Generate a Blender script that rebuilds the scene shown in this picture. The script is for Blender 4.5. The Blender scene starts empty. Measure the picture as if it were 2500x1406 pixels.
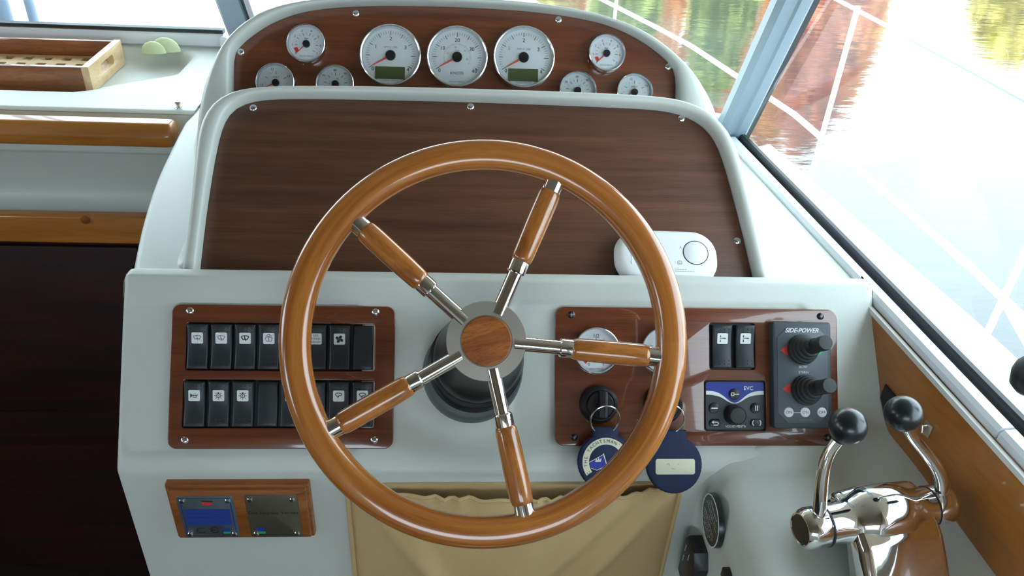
import bpy, bmesh, math, random
from mathutils import Vector, Matrix
random.seed(7)
sc = bpy.context.scene
COL = sc.collection
PI = math.pi

# ------------------------------------------------------------------ camera
FPX = 1950.0                                   # focal length in pixels of a 2500 x 1406 frame
cX = Vector((1, -.0129, -.07)).normalized()    # world axes seen in camera space
cZ = Vector((175, 2977, 1950)).normalized()
cZ = (cZ - cX * cX.dot(cZ)).normalized()
cY = cZ.cross(cX)
RW = Matrix((cX, cY, cZ))                      # world = RW @ camera
CAM = Vector((0, 0, 1.75))
cd = bpy.data.cameras.new('camera'); cam = bpy.data.objects.new('camera', cd); COL.objects.link(cam)
cam.matrix_world = Matrix.Translation(CAM) @ RW.to_4x4()
cd.sensor_width = 36; cd.lens = 36 * FPX / 2500; cd.clip_start = .01; cd.clip_end = 500
sc.camera = cam

# ------------------------------------------------------------------ light
w = bpy.data.worlds.new('sky'); sc.world = w; w.use_nodes = True
bg = w.node_tree.nodes['Background']; bg.inputs[0].default_value = (.74, .88, 1.0, 1); bg.inputs[1].default_value = 10.0
sl = bpy.data.lights.new('sun', 'SUN'); sl.energy = 24; sl.angle = math.radians(1.5); sl.color = (1, .95, .86)
sun = bpy.data.objects.new('sun', sl); COL.objects.link(sun)
sun.rotation_euler = Vector((.25, .72, -1.0)).to_track_quat('-Z', 'Y').to_euler()   # from aft, high
sc.view_settings.view_transform = 'Standard'; sc.view_settings.look = 'None'
sc.view_settings.exposure = -0.52; sc.view_settings.gamma = 1; sc.view_settings.use_curve_mapping = False

# ------------------------------------------------------------------ pixel helpers
def ray(x, y): return RW @ Vector(((x - 1250) / FPX, -(y - 703) / FPX, -1))
def at(x, y, d): return CAM + ray(x, y) * d
def on(x, y, p, n):
    d = ray(x, y); return CAM + d * ((p - CAM).dot(n) / d.dot(n))
class Fr:
    """a plane with its own axes; px() turns a pixel into local coordinates at height w over it"""
    def __init__(s, o, ex, ey):
        s.o = Vector(o); s.ex = Vector(ex).normalized(); s.ez = s.ex.cross(Vector(ey)).normalized(); s.ey = s.ez.cross(s.ex)
        s.M = Matrix.Translation(s.o) @ Matrix((s.ex, s.ey, s.ez)).transposed().to_4x4()
        s.I = s.M.inverted()
    def px(s, x, y, w=0):
        v = s.I @ on(x, y, s.o + s.ez * w, s.ez); return Vector((v.x, v.y))
    def P(s, x, y, w=0): return on(x, y, s.o + s.ez * w, s.ez)
    def sub(s, x, y, w=0, rot=0): return s.M @ Matrix.Translation((x, y, w)) @ Matrix.Rotation(rot, 4, 'Z')
    def pxsub(s, x, y, w=0, rot=0): q = s.px(x, y, w); return s.sub(q.x, q.y, w, rot)
def tilt(deg): t = math.radians(deg); return (0, math.sin(t), math.cos(t))
F = Fr(at(1200, 900, .907), (1, 0, 0), tilt(37))
B = Fr((0, .80, 1.2356), (1, 0, 0), tilt(53))
G = Fr(at(1115, 140, 1.13), (1, 0, 0), tilt(33))
VT, VB = .1005, -.115                                  # top lip and bend of the fascia along F
PT = F.M @ Vector((0, VT, 0)); PB = F.M @ Vector((0, VB, 0))
L = Fr((0, PB.y, 0), (1, 0, 0), (0, 0, 1))
DZ = 1.24                                              # height of the moulded dash
def deckpt(x, y, z=DZ): return on(x, y, Vector((0, 0, z)), Vector((0, 0, 1)))

# ------------------------------------------------------------------ materials
def newmat(name):
    m = bpy.data.materials.new(name); m.use_nodes = True
    return m, m.node_tree.nodes, m.node_tree.links, m.node_tree.nodes['Principled BSDF']
def flat(name, col, rough=.5, metal=0, coat=0, bump=0, bscale=400, spec=.5, vary=0):
    m, N, K, p = newmat(name)
    p.inputs['Base Color'].default_value = (*col, 1); p.inputs['Roughness'].default_value = rough
    p.inputs['Metallic'].default_value = metal; p.inputs['Coat Weight'].default_value = coat
    p.inputs['Coat Roughness'].default_value = .06; p.inputs['Specular IOR Level'].default_value = spec
    if bump or vary:
        tc = N.new('ShaderNodeTexCoord'); nz = N.new('ShaderNodeTexNoise'); nz.inputs['Scale'].default_value = bscale
        nz.inputs['Detail'].default_value = 3
        K.new(tc.outputs['Object'], nz.inputs['Vector'])
        if bump:
            b = N.new('ShaderNodeBump'); b.inputs['Strength'].default_value = bump; b.inputs['Distance'].default_value = .001
            K.new(nz.outputs['Fac'], b.inputs['Height']); K.new(b.outputs[0], p.inputs['Normal'])
        if vary:
            r = N.new('ShaderNodeValToRGB'); r.color_ramp.elements[0].position = .3; r.color_ramp.elements[1].position = .7
            r.color_ramp.elements[0].color = (*[c * (1 - vary) for c in col], 1); r.color_ramp.elements[1].color = (*[min(1, c * (1 + vary)) for c in col], 1)
            K.new(nz.outputs['Fac'], r.inputs[0]); K.new(r.outputs[0], p.inputs['Base Color'])
    return m
def wood(name, dark, mid, light, scale=(4, 60, 60), rough=.3, coat=.6, pores=.35, uv=False, crough=.05, bump=.05):
    m, N, K, p = newmat(name)
    tc = N.new('ShaderNodeTexCoord'); mp = N.new('ShaderNodeMapping'); mp.inputs['Scale'].default_value = scale
    K.new(tc.outputs['UV' if uv else 'Object'], mp.inputs[0])
    n1 = N.new('ShaderNodeTexNoise'); n1.inputs['Scale'].default_value = 1; n1.inputs['Detail'].default_value = 5; n1.inputs['Distortion'].default_value = .6
    K.new(mp.outputs[0], n1.inputs['Vector'])
    r = N.new('ShaderNodeValToRGB'); e = r.color_ramp.elements
    e[0].position = .30; e[0].color = (*dark, 1); e[1].position = .72; e[1].color = (*light, 1)
    k = e.new(.5); k.color = (*mid, 1)
    K.new(n1.outputs['Fac'], r.inputs[0])
    m2 = N.new('ShaderNodeMapping'); m2.inputs['Scale'].default_value = (scale[0] * 9, scale[1] * 9, scale[2] * 9); K.new(tc.outputs['UV' if uv else 'Object'], m2.inputs[0])
    n2 = N.new('ShaderNodeTexNoise'); n2.inputs['Scale'].default_value = 1; n2.inputs['Detail'].default_value = 2; K.new(m2.outputs[0], n2.inputs['Vector'])
    r2 = N.new('ShaderNodeValToRGB'); r2.color_ramp.elements[0].position = .34; r2.color_ramp.elements[1].position = .5
    r2.color_ramp.elements[0].color = (1 - pores, 1 - pores, 1 - pores, 1); r2.color_ramp.elements[1].color = (1, 1, 1, 1)
    K.new(n2.outputs['Fac'], r2.inputs[0])
    mx = N.new('ShaderNodeMix'); mx.data_type = 'RGBA'; mx.blend_type = 'MULTIPLY'; mx.inputs['Factor'].default_value = 1
    K.new(r.outputs[0], mx.inputs['A']); K.new(r2.outputs[0], mx.inputs['B']); K.new(mx.outputs['Result'], p.inputs['Base Color'])
    p.inputs['Roughness'].default_value = rough; p.inputs['Coat Weight'].default_value = coat; p.inputs['Coat Roughness'].default_value = crough
    if bump:
        b = N.new('ShaderNodeBump'); b.inputs['Strength'].default_value = bump; b.inputs['Distance'].default_value = .0006
        K.new(n2.outputs['Fac'], b.inputs['Height']); K.new(b.outputs[0], p.inputs['Normal'])
    return m
def glassmat(name, tint, refl=1.0):
    m, N, K, p = newmat(name); N.remove(p)
    out = N['Material Output']; t = N.new('ShaderNodeBsdfTransparent'); t.inputs[0].default_value = (*tint, 1)
    g = N.new('ShaderNodeBsdfGlossy'); g.inputs['Roughness'].default_value = .0
    fr = N.new('ShaderNodeFresnel'); fr.inputs[0].default_value = 1.45
    ml = N.new('ShaderNodeMath'); ml.operation = 'MULTIPLY'; ml.inputs[1].default_value = refl; K.new(fr.outputs[0], ml.inputs[0])
    mx = N.new('ShaderNodeMixShader'); K.new(ml.outputs[0], mx.inputs[0]); K.new(t.outputs[0], mx.inputs[1]); K.new(g.outputs[0], mx.inputs[2])
    K.new(mx.outputs[0], out.inputs[0]); return m
M = {}
M['gel'] = flat('gelcoat', (.60, .635, .585), .38, bump=.25, bscale=900, spec=.45)
M['gelsmooth'] = flat('gelcoat_smooth', (.60, .635, .585), .32, spec=.45)
M['deck'] = flat('deck_white', (.85, .86, .86), .5, bump=.2, bscale=300)
M['mahog'] = wood('mahogany_gloss', (.105, .024, .008), (.150, .036, .011), (.200, .052, .016), (3, 95, 95), .28, 1.0, .28)
M['mahogsat'] = wood('mahogany_satin', (.078, .029, .015), (.112, .042, .021), (.150, .057, .028), (2.2, 80, 80), .36, .25, .28, crough=.25)
M['rim'] = wood('varnished_rim', (.30, .085, .012), (.41, .135, .022), (.52, .19, .036), (5, 9, 1), .22, 1.0, .12, uv=True)
M['handle'] = wood('varnished_handle', (.25, .075, .012), (.38, .125, .022), (.50, .18, .036), (14, 90, 90), .22, 1.0, .2)
M['insert'] = wood('hub_insert', (.20, .048, .010), (.30, .085, .018), (.42, .13, .03), (16, 110, 110), .3, .5, .35)
M['oak'] = wood('varnished_oak', (.32, .115, .016), (.42, .16, .026), (.50, .20, .04), (3, 40, 40), .3, .7, .15)
M['board'] = wood('side_board', (.33, .115, .016), (.42, .155, .024), (.50, .20, .036), (3, 16, 16), .35, .4, .12)
M['paleend'] = wood('pale_wood', (.55, .36, .18), (.68, .47, .26), (.78, .58, .35), (10, 50, 50), .5, .2, .15)
M['traywood'] = wood('tray_wood', (.16, .045, .010), (.25, .075, .016), (.36, .12, .028), (6, 60, 60), .35, .5, .3)
M['plaquewood'] = wood('plaque_wood', (.20, .055, .012), (.30, .09, .018), (.40, .14, .03), (8, 80, 80), .35, .4, .25)
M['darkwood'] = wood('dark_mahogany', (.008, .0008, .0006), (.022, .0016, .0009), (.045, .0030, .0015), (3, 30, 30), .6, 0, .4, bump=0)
M['chrome'] = flat('chrome', (.86, .86, .86), .04, 1)
M['satin'] = flat('satin_steel', (.80, .76, .70), .30, 1)
M['steel'] = flat('stainless', (.75, .76, .77), .18, 1)
M['bezel'] = flat('gauge_bezel', (.72, .74, .76), .16, 1)
M['dial'] = flat('dial_white', (.80, .84, .86), .5)
M['black'] = flat('black_plastic', (.012, .013, .015), .38)
M['switch'] = flat('switch_plastic', (.016, .020, .024), .42, bump=.1, bscale=1500)
M['rubber'] = flat('black_rubber', (.012, .014, .014), .5)
M['gloss'] = flat('gloss_black', (.010, .013, .016), .30, coat=.15)
M['hubface'] = flat('brushed_hub', (.46, .42, .36), .38, .75)
M['wire'] = flat('wire_grey', (.45, .52, .60), .4)
M['grey'] = flat('column_grey', (.085, .105, .105), .5)
M['dgrey'] = flat('panel_grey', (.045, .056, .066), .5)
M['face'] = flat('faceplate_grey', (.085, .105, .125), .45)
M['joy'] = flat('joystick_rubber', (.030, .036, .034), .6)
M['white'] = flat('print_white', (.80, .82, .82), .5)
M['cream'] = flat('print_cream', (.72, .70, .52), .6)
M['ink'] = flat('print_black', (.015, .015, .018), .6)
M['inkg'] = flat('print_grey', (.22, .24, .25), .6)
M['red'] = flat('print_red', (.72, .04, .03), .5)
M['needle'] = flat('needle_red', (.85, .10, .07), .5)
M['green'] = flat('print_green', (.02, .42, .12), .5)
M['blue'] = flat('print_blue', (.012, .03, .30), .4)
M['skyblue'] = flat('plate_blue', (.02, .055, .33), .4)
M['lcd'] = flat('lcd', (.10, .13, .05), .25)
M['plate'] = flat('engraved_steel', (.26, .33, .38), .35, .85)
M['plate2'] = flat('engraved_brass', (.22, .21, .15), .4, .8)
M['navy'] = flat('navy_neoprene', (.008, .018, .062), .75, bump=.3, bscale=1200)
M['canvas'] = flat('beige_canvas', (.56, .40, .20), .85, bump=.25, bscale=1400, spec=.2)
M['alarm'] = flat('alarm_white', (.86, .89, .90), .38)
M['paint'] = flat('frame_white', (.74, .78, .82), .35)
M['pillar'] = flat('frame_grey', (.26, .33, .39), .4)
M['seal'] = flat('window_seal', (.012, .016, .022), .5)
M['lightgreen'] = flat('sponge_green', (.66, .74, .45), .8, bump=.4, bscale=500)
M['ceiling'] = flat('headliner', (.27, .22, .165), .7)
M['wallp'] = flat('cabin_wall', (.30, .22, .14), .6)
M['floorp'] = wood('teak_floor', (.012, .006, .004), (.02, .010, .006), (.03, .016, .01), (4, 30, 30), .5, .2, .3)
M['post'] = flat('post_grey', (.20, .28, .38), .5)
M['glass'] = glassmat('pane_glass', (.95, .98, .97), .10)
M['lens'] = glassmat('gauge_glass', (.97, .98, .98), .5)
M['chart'] = flat('dirty_white', (.7, .7, .66), .6)

# ------------------------------------------------------------------ mesh builders: all return a Mesh
def mesh(v, f, smooth=None, uv=None):
    m = bpy.data.meshes.new('m'); m.from_pydata([tuple(p) for p in v], [], f); m.update()
    if uv:
        l = m.uv_layers.new(name='UVMap')
        for i, lp in enumerate(m.loops): l.data[i].uv = uv[i] if len(uv) == len(m.loops) else uv[lp.vertex_index]
    fix(m, smooth); return m
def fix(m, smooth=None, recalc=True):
    if recalc:
        b = bmesh.new(); b.from_mesh(m); bmesh.ops.recalc_face_normals(b, faces=b.faces); b.to_mesh(m); b.free()
    if smooth is not None:
        m.shade_smooth(); m.set_sharp_from_angle(angle=math.radians(smooth))
def join(ms):
    b = bmesh.new()
    for m in ms: b.from_mesh(m)
    r = bpy.data.meshes.new('j'); b.to_mesh(r); b.free(); return r
def xf(m, T):
    c = m.copy(); c.transform(T); return c
def grid(nu, nv, fn, smooth=40, closeu=False, closev=False, uvf=None):
    v = [fn(i, j) for i in range(nu) for j in range(nv)]; f = []
    for i in range(nu if closeu else nu - 1):
        for j in range(nv if closev else nv - 1):
            a, b = i, (i + 1) % nu; c, d = j, (j + 1) % nv
            f.append((a * nv + c, b * nv + c, b * nv + d, a * nv + d))
    return mesh(v, f, smooth)
def lathe(prof, seg=48, smooth=35, off=None):
    """prof: (r, z) pairs around z; a radius of 0 closes the end; off(i) shifts ring i sideways"""
    v, f, rings = [], [], []
    for i, (r, z) in enumerate(prof):
        ox, oy = off[i] if off else (0, 0)
        if r < 1e-6: rings.append([len(v)]); v.append((ox, oy, z))
        else:
            rings.append(list(range(len(v), len(v) + seg)))
            v += [(ox + r * math.cos(2 * PI * k / seg), oy + r * math.sin(2 * PI * k / seg), z) for k in range(seg)]
    for a, b in zip(rings, rings[1:]):
        for k in range(seg):
            k2 = (k + 1) % seg
            if len(a) == 1 and len(b) == 1: continue
            if len(a) == 1: f.append((a[0], b[k], b[k2]))
            elif len(b) == 1: f.append((a[k], b[0], a[k2]))
            else: f.append((a[k], b[k], b[k2], a[k2]))
    return mesh(v, f, smooth)
def tube(pts, rad, seg=12, caps=True, smooth=40, closed=False, squash=None):
    pts = [Vector(p) for p in pts]; n = len(pts)
    rad = rad if isinstance(rad, (list, tuple)) else [rad] * n
    v, f = [], []; nrm = None
    for i, p in enumerate(pts):
        t = (pts[(i + 1) % n] - pts[i - 1]) if closed else (pts[min(i + 1, n - 1)] - pts[max(i - 1, 0)])
        t.normalize()
        if nrm is None:
            a = Vector((0, 0, 1)) if abs(t.z) < .9 else Vector((1, 0, 0)); nrm = (a - t * a.dot(t)).normalized()
        else: nrm = (nrm - t * nrm.dot(t)).normalized()
        bn = t.cross(nrm)
        for k in range(seg):
            a = 2 * PI * k / seg
            v.append(p + (nrm * math.cos(a) + bn * math.sin(a)) * rad[i])
    for i in range(n if closed else n - 1):
        for k in range(seg):
            k2 = (k + 1) % seg; j = (i + 1) % n
            f.append((i * seg + k, j * seg + k, j * seg + k2, i * seg + k2))
    if caps and not closed: f.append(tuple(range(seg))); f.append(tuple((n - 1) * seg + k for k in range(seg)))
    return mesh(v, f, smooth)
def box(x0, x1, y0, y1, z0, z1, bev=0, seg=2):
    b = bmesh.new(); bmesh.ops.create_cube(b, size=1)
    for q in b.verts: q.co = Vector(((x0 + x1) / 2 + q.co.x * (x1 - x0), (y0 + y1) / 2 + q.co.y * (y1 - y0), (z0 + z1) / 2 + q.co.z * (z1 - z0)))
    if bev: bmesh.ops.bevel(b, geom=b.edges[:], offset=bev, segments=seg, affect='EDGES', profile=.5)
    m = bpy.data.meshes.new('b'); b.to_mesh(m); b.free(); fix(m, 40); return m
def rrect(x0, y0, x1, y1, r, n=6):
    o = []
    for cx, cy, a in ((x1 - r, y1 - r, 0), (x0 + r, y1 - r, 90), (x0 + r, y0 + r, 180), (x1 - r, y0 + r, 270)):
        for k in range(n + 1):
            t = math.radians(a + 90 * k / n); o.append((cx + r * math.cos(t), cy + r * math.sin(t)))
    return o
def circ(cx, cy, r, n=24, ry=None): return [(cx + r * math.cos(2 * PI * k / n), cy + (ry or r) * math.sin(2 * PI * k / n)) for k in range(n)]
def curve_mesh(cu):
    ob = bpy.data.objects.new('tmp', cu); COL.objects.link(ob)
    dg = bpy.context.evaluated_depsgraph_get(); dg.update()
    m = bpy.data.meshes.new_from_object(ob.evaluated_get(dg)); bpy.data.objects.remove(ob); bpy.data.curves.remove(cu); m.materials.clear(); return m
def plate(outer, holes=(), z0=0, z1=.003, bev=0):
    """flat plate with real holes and a bevelled edge"""
    cu = bpy.data.curves.new('c', 'CURVE'); cu.dimensions = '2D'; cu.fill_mode = 'BOTH'
    cu.extrude = (z1 - z0) / 2 - bev; cu.bevel_depth = bev; cu.bevel_resolution = 2; cu.offset = -bev
    for loop in (outer, *holes):
        s = cu.splines.new('POLY'); s.points.add(len(loop) - 1); s.use_cyclic_u = True
        for p, q in zip(s.points, loop): p.co = (q[0], q[1], 0, 1)
    m = curve_mesh(cu); m.transform(Matrix.Translation((0, 0, (z0 + z1) / 2)))
    b = bmesh.new(); b.from_mesh(m); bmesh.ops.remove_doubles(b, verts=b.verts, dist=1e-5); bmesh.ops.recalc_face_normals(b, faces=b.faces); b.to_mesh(m); b.free()
    fix(m, 30, False); return m
def solid(outer, z0, z1, bev=0):
    """extruded outline without holes, chamfered front edge (convex-ish outlines)"""
    n = len(outer); pts = [Vector((p[0], p[1])) for p in outer]
    area = sum(pts[i].x * pts[(i + 1) % n].y - pts[(i + 1) % n].x * pts[i].y for i in range(n))
    if area < 0: pts.reverse()
    def inset(d):
        o = []
        for i in range(n):
            a, b, c = pts[i - 1], pts[i], pts[(i + 1) % n]
            n1 = Vector((-(b - a).y, (b - a).x)).normalized(); n2 = Vector((-(c - b).y, (c - b).x)).normalized()
            m = (n1 + n2); m = m / max(.3, m.length_squared / 2); o.append(b + m * d)
        return o
    rings = [(pts, z0), (pts, z1 - bev)] if bev else [(pts, z0), (pts, z1)]
    if bev: rings += [(inset(bev * .3), z1 - bev * .3), (inset(bev), z1)]
    v = [(p.x, p.y, z) for R, z in rings for p in R]; f = []
    for k in range(len(rings) - 1):
        for i in range(n): f.append((k * n + i, k * n + (i + 1) % n, (k + 1) * n + (i + 1) % n, (k + 1) * n + i))
    f.append(tuple(range(n))); f.append(tuple(range((len(rings) - 1) * n, len(rings) * n)))
    return mesh(v, f, 35)
def text(s, size, z=0, align='CENTER', shear=0, sx=1, bold=0):
    cu = bpy.data.curves.new('t', 'FONT'); cu.body = s; cu.size = size; cu.align_x = align; cu.align_y = 'CENTER'; cu.shear = shear
    cu.offset = bold * size; cu.resolution_u = 3
    m = curve_mesh(cu); m.transform(Matrix.Translation((0, 0, z)) @ Matrix.Scale(sx, 4, (1, 0, 0))); return m
def strokes(items, wd, z=0, s=1):
    """flat print: ('l', pts, width?) ribbons and ('p', pts) filled outlines"""
    v, f = [], []
    for it in items:
        pts = [Vector((p[0] * s, p[1] * s)) for p in it[1]]
        if it[0] == 'p':
            f.append(tuple(range(len(v), len(v) + len(pts)))); v += [(p.x, p.y, z) for p in pts]; continue
        ww = (it[2] if len(it) > 2 else wd) / 2; n = len(pts); base = len(v)
        for i, p in enumerate(pts):
            t = (pts[min(i + 1, n - 1)] - pts[max(i - 1, 0)]).normalized(); q = Vector((-t.y, t.x)) * ww
            v += [(p.x + q.x, p.y + q.y, z), (p.x - q.x, p.y - q.y, z)]
        for i in range(n - 1): k = base + 2 * i; f.append((k, k + 1, k + 3, k + 2))
    m = bpy.data.meshes.new('s'); m.from_pydata(v, [], f); m.update()
    b = bmesh.new(); b.from_mesh(m)
    for q in b.faces:
        q.normal_update()
        if q.normal.z < 0: q.normal_flip()
    b.to_mesh(m); b.free(); return m
def arc(cx, cy, r, a0, a1, n=10): return [(cx + r * math.cos(math.radians(a0 + (a1 - a0) * k / n)), cy + r * math.sin(math.radians(a0 + (a1 - a0) * k / n))) for k in range(n + 1)]
def pathfillet(pts, rads, n=6):
    o = [Vector(pts[0])]
    for i in range(1, len(pts) - 1):
        a, b, c = Vector(pts[i - 1]), Vector(pts[i]), Vector(pts[i + 1]); r = rads[i - 1]
        d1, d2 = (a - b).normalized(), (c - b).normalized(); th = d1.angle(d2); t = r / math.tan(th / 2)
        p1, p2 = b + d1 * t, b + d2 * t; ctr = b + (d1 + d2).normalized() * (r / math.sin(th / 2))
        v1, v2 = p1 - ctr, p2 - ctr; an = v1.angle(v2)
        for k in range(n + 1):
            s = k / n; o.append(ctr + (v1 * math.sin((1 - s) * an) + v2 * math.sin(s * an)) / math.sin(an))
    o.append(Vector(pts[-1])); return o

# ------------------------------------------------------------------ object helpers
def obj(name, me, mat, parent=None, label=None):
    o = bpy.data.objects.new(name, me); COL.objects.link(o)
    if mat is not None and not me.materials: me.materials.append(M[mat] if isinstance(mat, str) else mat)
    if parent is not None: o.parent = parent
    if label: o['label'] = label
    return o
def tag(o, label, cat, group=None):
    o['label'] = label; o['category'] = cat
    if group: o['group'] = group
    return o
def thing(name, label, cat, Mx=None, group=None):
    o = bpy.data.objects.new(name, None); COL.objects.link(o); o.empty_display_size = .02
    if Mx is not None: o.matrix_world = Mx
    return tag(o, label, cat, group)
def one(name, me, mat, label, cat, Mx=None, group=None):
    o = obj(name, me, mat)
    if Mx is not None: o.matrix_world = Mx
    return tag(o, label, cat, group)
def struct(name, me, mat, label=None, Mx=None):
    o = obj(name, me, mat)
    if Mx is not None: o.matrix_world = Mx
    o['kind'] = 'structure'
    if label: o['label'] = label; 
    return o
def child(o, p, Mx):      # place a part inside its thing
    o.matrix_local = Mx; return o
def Tr(x, y, z=0): return Matrix.Translation((x, y, z))
def Rz(a): return Matrix.Rotation(a, 4, 'Z')
def basis(o, x, y, z):
    return Matrix.Translation(o) @ Matrix((Vector(x).normalized(), Vector(y).normalized(), Vector(z).normalized())).transposed().to_4x4()
# ================================================================== THE SETTING
UP = Vector((0, 0, 1))
def beam(p0, p1, side, wd, th, ch=0):
    """bar from p0 to p1; wd along 'side', th across; ch chamfers its long edges"""
    p0, p1 = Vector(p0), Vector(p1); t = (p1 - p0).normalized(); s = Vector(side); s = (s - t * s.dot(t)).normalized(); n = t.cross(s)
    a, b = wd / 2, th / 2
    sec = [(a - ch, b), (a, b - ch), (a, -b + ch), (a - ch, -b), (-a + ch, -b), (-a, -b + ch), (-a, b - ch), (-a + ch, b)] if ch else [(a, b), (a, -b), (-a, -b), (-a, b)]
    k = len(sec); v = [p + s * x + n * y for p in (p0, p1) for x, y in sec]
    f = [(i, (i + 1) % k, k + (i + 1) % k, k + i) for i in range(k)] + [tuple(range(k)), tuple(range(k, 2 * k))]
    return mesh(v, f)
def wedge(poly, z0, z1):
    n = len(poly); v = [(p[0], p[1], z) for z in (z0, z1) for p in poly]
    return mesh(v, [tuple(range(n)), tuple(range(n, 2 * n))] + [(i, (i + 1) % n, n + (i + 1) % n, n + i) for i in range(n)])

# outside: water, hull, bank
wm, N, K, p = newmat('water')
p.inputs['Base Color'].default_value = (.016, .020, .021, 1); p.inputs['Roughness'].default_value = .05; p.inputs['IOR'].default_value = 1.75
tc = N.new('ShaderNodeTexCoord'); mp = N.new('ShaderNodeMapping'); mp.inputs['Scale'].default_value = (1.0, 2.6, 1); K.new(tc.outputs['Object'], mp.inputs[0])
nz = N.new('ShaderNodeTexNoise'); nz.inputs['Scale'].default_value = 2.2; nz.inputs['Detail'].default_value = 4; K.new(mp.outputs[0], nz.inputs['Vector'])
bp = N.new('ShaderNodeBump'); bp.inputs['Strength'].default_value = .10; bp.inputs['Distance'].default_value = .03; K.new(nz.outputs['Fac'], bp.inputs['Height']); K.new(bp.outputs[0], p.inputs['Normal'])
M['water'] = wm
struct('water', mesh([(-90, -60, -.6), (90, -60, -.6), (90, 120, -.6), (-90, 120, -.6)], [(0, 1, 2, 3)]), 'water', 'calm green water reflecting the autumn trees')
M['bank'] = flat('bank_earth', (.25, .16, .07), .9, vary=.4, bscale=2)
struct('ground', grid(40, 8, lambda i, j: (-60 + 3 * i, 21.5 + 2.6 * j, -.62 + (.0 if j == 0 else .5 + .12 * j + .2 * math.sin(i * 1.7 + j)))), 'bank', 'leaf-covered bank across the water')

M['leafo'] = flat('leaf_orange', (.92, .40, .13), .8, vary=.35, bscale=1.2)
M['leafy'] = flat('leaf_yellow', (.85, .66, .22), .8, vary=.45, bscale=1.2)
M['leafg'] = flat('leaf_green', (.34, .42, .12), .8, vary=.5, bscale=1.2)
M['leafr'] = flat('leaf_red', (.80, .26, .14), .8, vary=.5, bscale=1.2)
M['bark'] = flat('bark', (.10, .07, .05), .9)
def tree(azd, dist, h, wid, mat, label):
    k = {26: .96, 28: 1.12, 27: 1.26, 27.5: 1.26, 28.0: 1.12, 26.5: 1.12}.get(dist, 1); dist *= k; h *= k
    a = math.radians(azd); o = Vector((dist * math.sin(a), dist * math.cos(a), -.1)); rnd = random.Random(int(azd * 10))
    t = thing('autumn_tree', label, 'tree', Matrix.Translation(o), 'trees on the far bank')
    tr = [(0, 0, -.4), (.05, .1, h * .3), (-.1, 0, h * .6), (0, .1, h * .9)]
    obj('trunk', tube(tr, [.22, .17, .11, .03], 8), 'bark', t)
    v, f = [], []
    for k in range(1500):
        u = rnd.random(); z = h * (.12 + .88 * u); rr = wid * (math.sin(PI * min(1, .12 + .86 * u)) ** .7) * math.sqrt(rnd.random())
        an = rnd.random() * 2 * PI; c = Vector((rr * math.cos(an), rr * math.sin(an), z)); s = rnd.uniform(.16, .38)
        q = Matrix.Rotation(rnd.random() * 6.3, 3, 'Z') @ Matrix.Rotation(rnd.random() * 3, 3, 'X'); b = len(v)
        v += [c + q @ Vector(d) * s for d in ((-1, 0, 0), (0, -.6, .1), (1, 0, 0), (0, .6, .1))]; f.append((b, b + 1, b + 2, b + 3))
    m = bpy.data.meshes.new('f'); m.from_pydata([tuple(x) for x in v], [], f); m.update()
    obj('foliage', m, mat, t)
for args in ((-2, 27, 8.5, 2.0, 'leafg', 'tall green tree standing on the bank beside a yellow one'), (4, 26, 8.0, 1.7, 'leafy', 'broad yellow tree on the bank between a green and an orange one'),
             (8.5, 28, 9.0, 1.7, 'leafo', 'orange tree on the bank next to the broad yellow one'), (11.5, 24.5, 5.4, 1.0, 'leafg', 'short green tree in front of the orange grove'),
             (12.6, 27.5, 8.2, 1.5, 'leafy', 'golden tree rising inside the orange grove'),
             (16, 28.0, 9.8, 1.6, 'leafo', 'tallest orange tree on the far bank'), (18, 24.5, 5.6, .9, 'leafg', 'short dark green tree below the tallest orange one'),
             (19.6, 27.5, 9.2, 1.6, 'leafo', 'wide orange tree beside the tallest one'),
             (22.6, 26.5, 8.0, 1.3, 'leafo', 'rusty orange tree on the bank next to a small red one'), (25.0, 26, 7.2, 1.0, 'leafr', 'small red tree at the end of the orange grove'),
             (26.9, 27, 6.6, .8, 'leafo', 'slim orange tree at the open end of the bank'), (35.5, 26, 3.3, 1.3, 'leafy', 'low yellow-green bushy tree standing alone on the bank')):
    tree(*args)

# the boat around the helm
hullp = [(1.24, -2.5), (1.26, .5), (1.24, 1.6), (1.16, 2.5), (.98, 3.3), (.72, 4.0), (.38, 4.6), (-.02, 5.1), (-.5, 5.5)]
hull = hullp + [(-1.2 - x, y) for x, y in reversed(hullp)] + [(-1.97, -2.5), (-1.97, 1.76), (-.49, 1.76), (.44, 1.40), (.60, 1.25), (.70, .1), (.81, -.6), (.81, -2.5)]
struct('deck', wedge(hull, -.55, .60), 'deck', 'white side deck and foredeck outside the windows')
# coachroof: only the part ahead of the windshield
crf = [(.46, 1.33), (.30, 1.55), (.26, 2.4), (.05, 3.3), (-.35, 4.0), (-.9, 4.3), (-2.2, 4.3), (-2.6, 2.5), (-2.6, 1.70), (-.49, 1.70)]
nc = len(crf)
v = [(x, y, .58) for x, y in crf] + [(x, y, 1.20 - max(0, y - 1.7) * .06) for x, y in crf]
struct('roof_coach', mesh(v, [tuple(range(nc, 2 * nc))] + [(i, (i + 1) % nc, nc + (i + 1) % nc, nc + i) for i in range(nc)]), 'deck', 'white coachroof ahead of the windshield')

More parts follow.
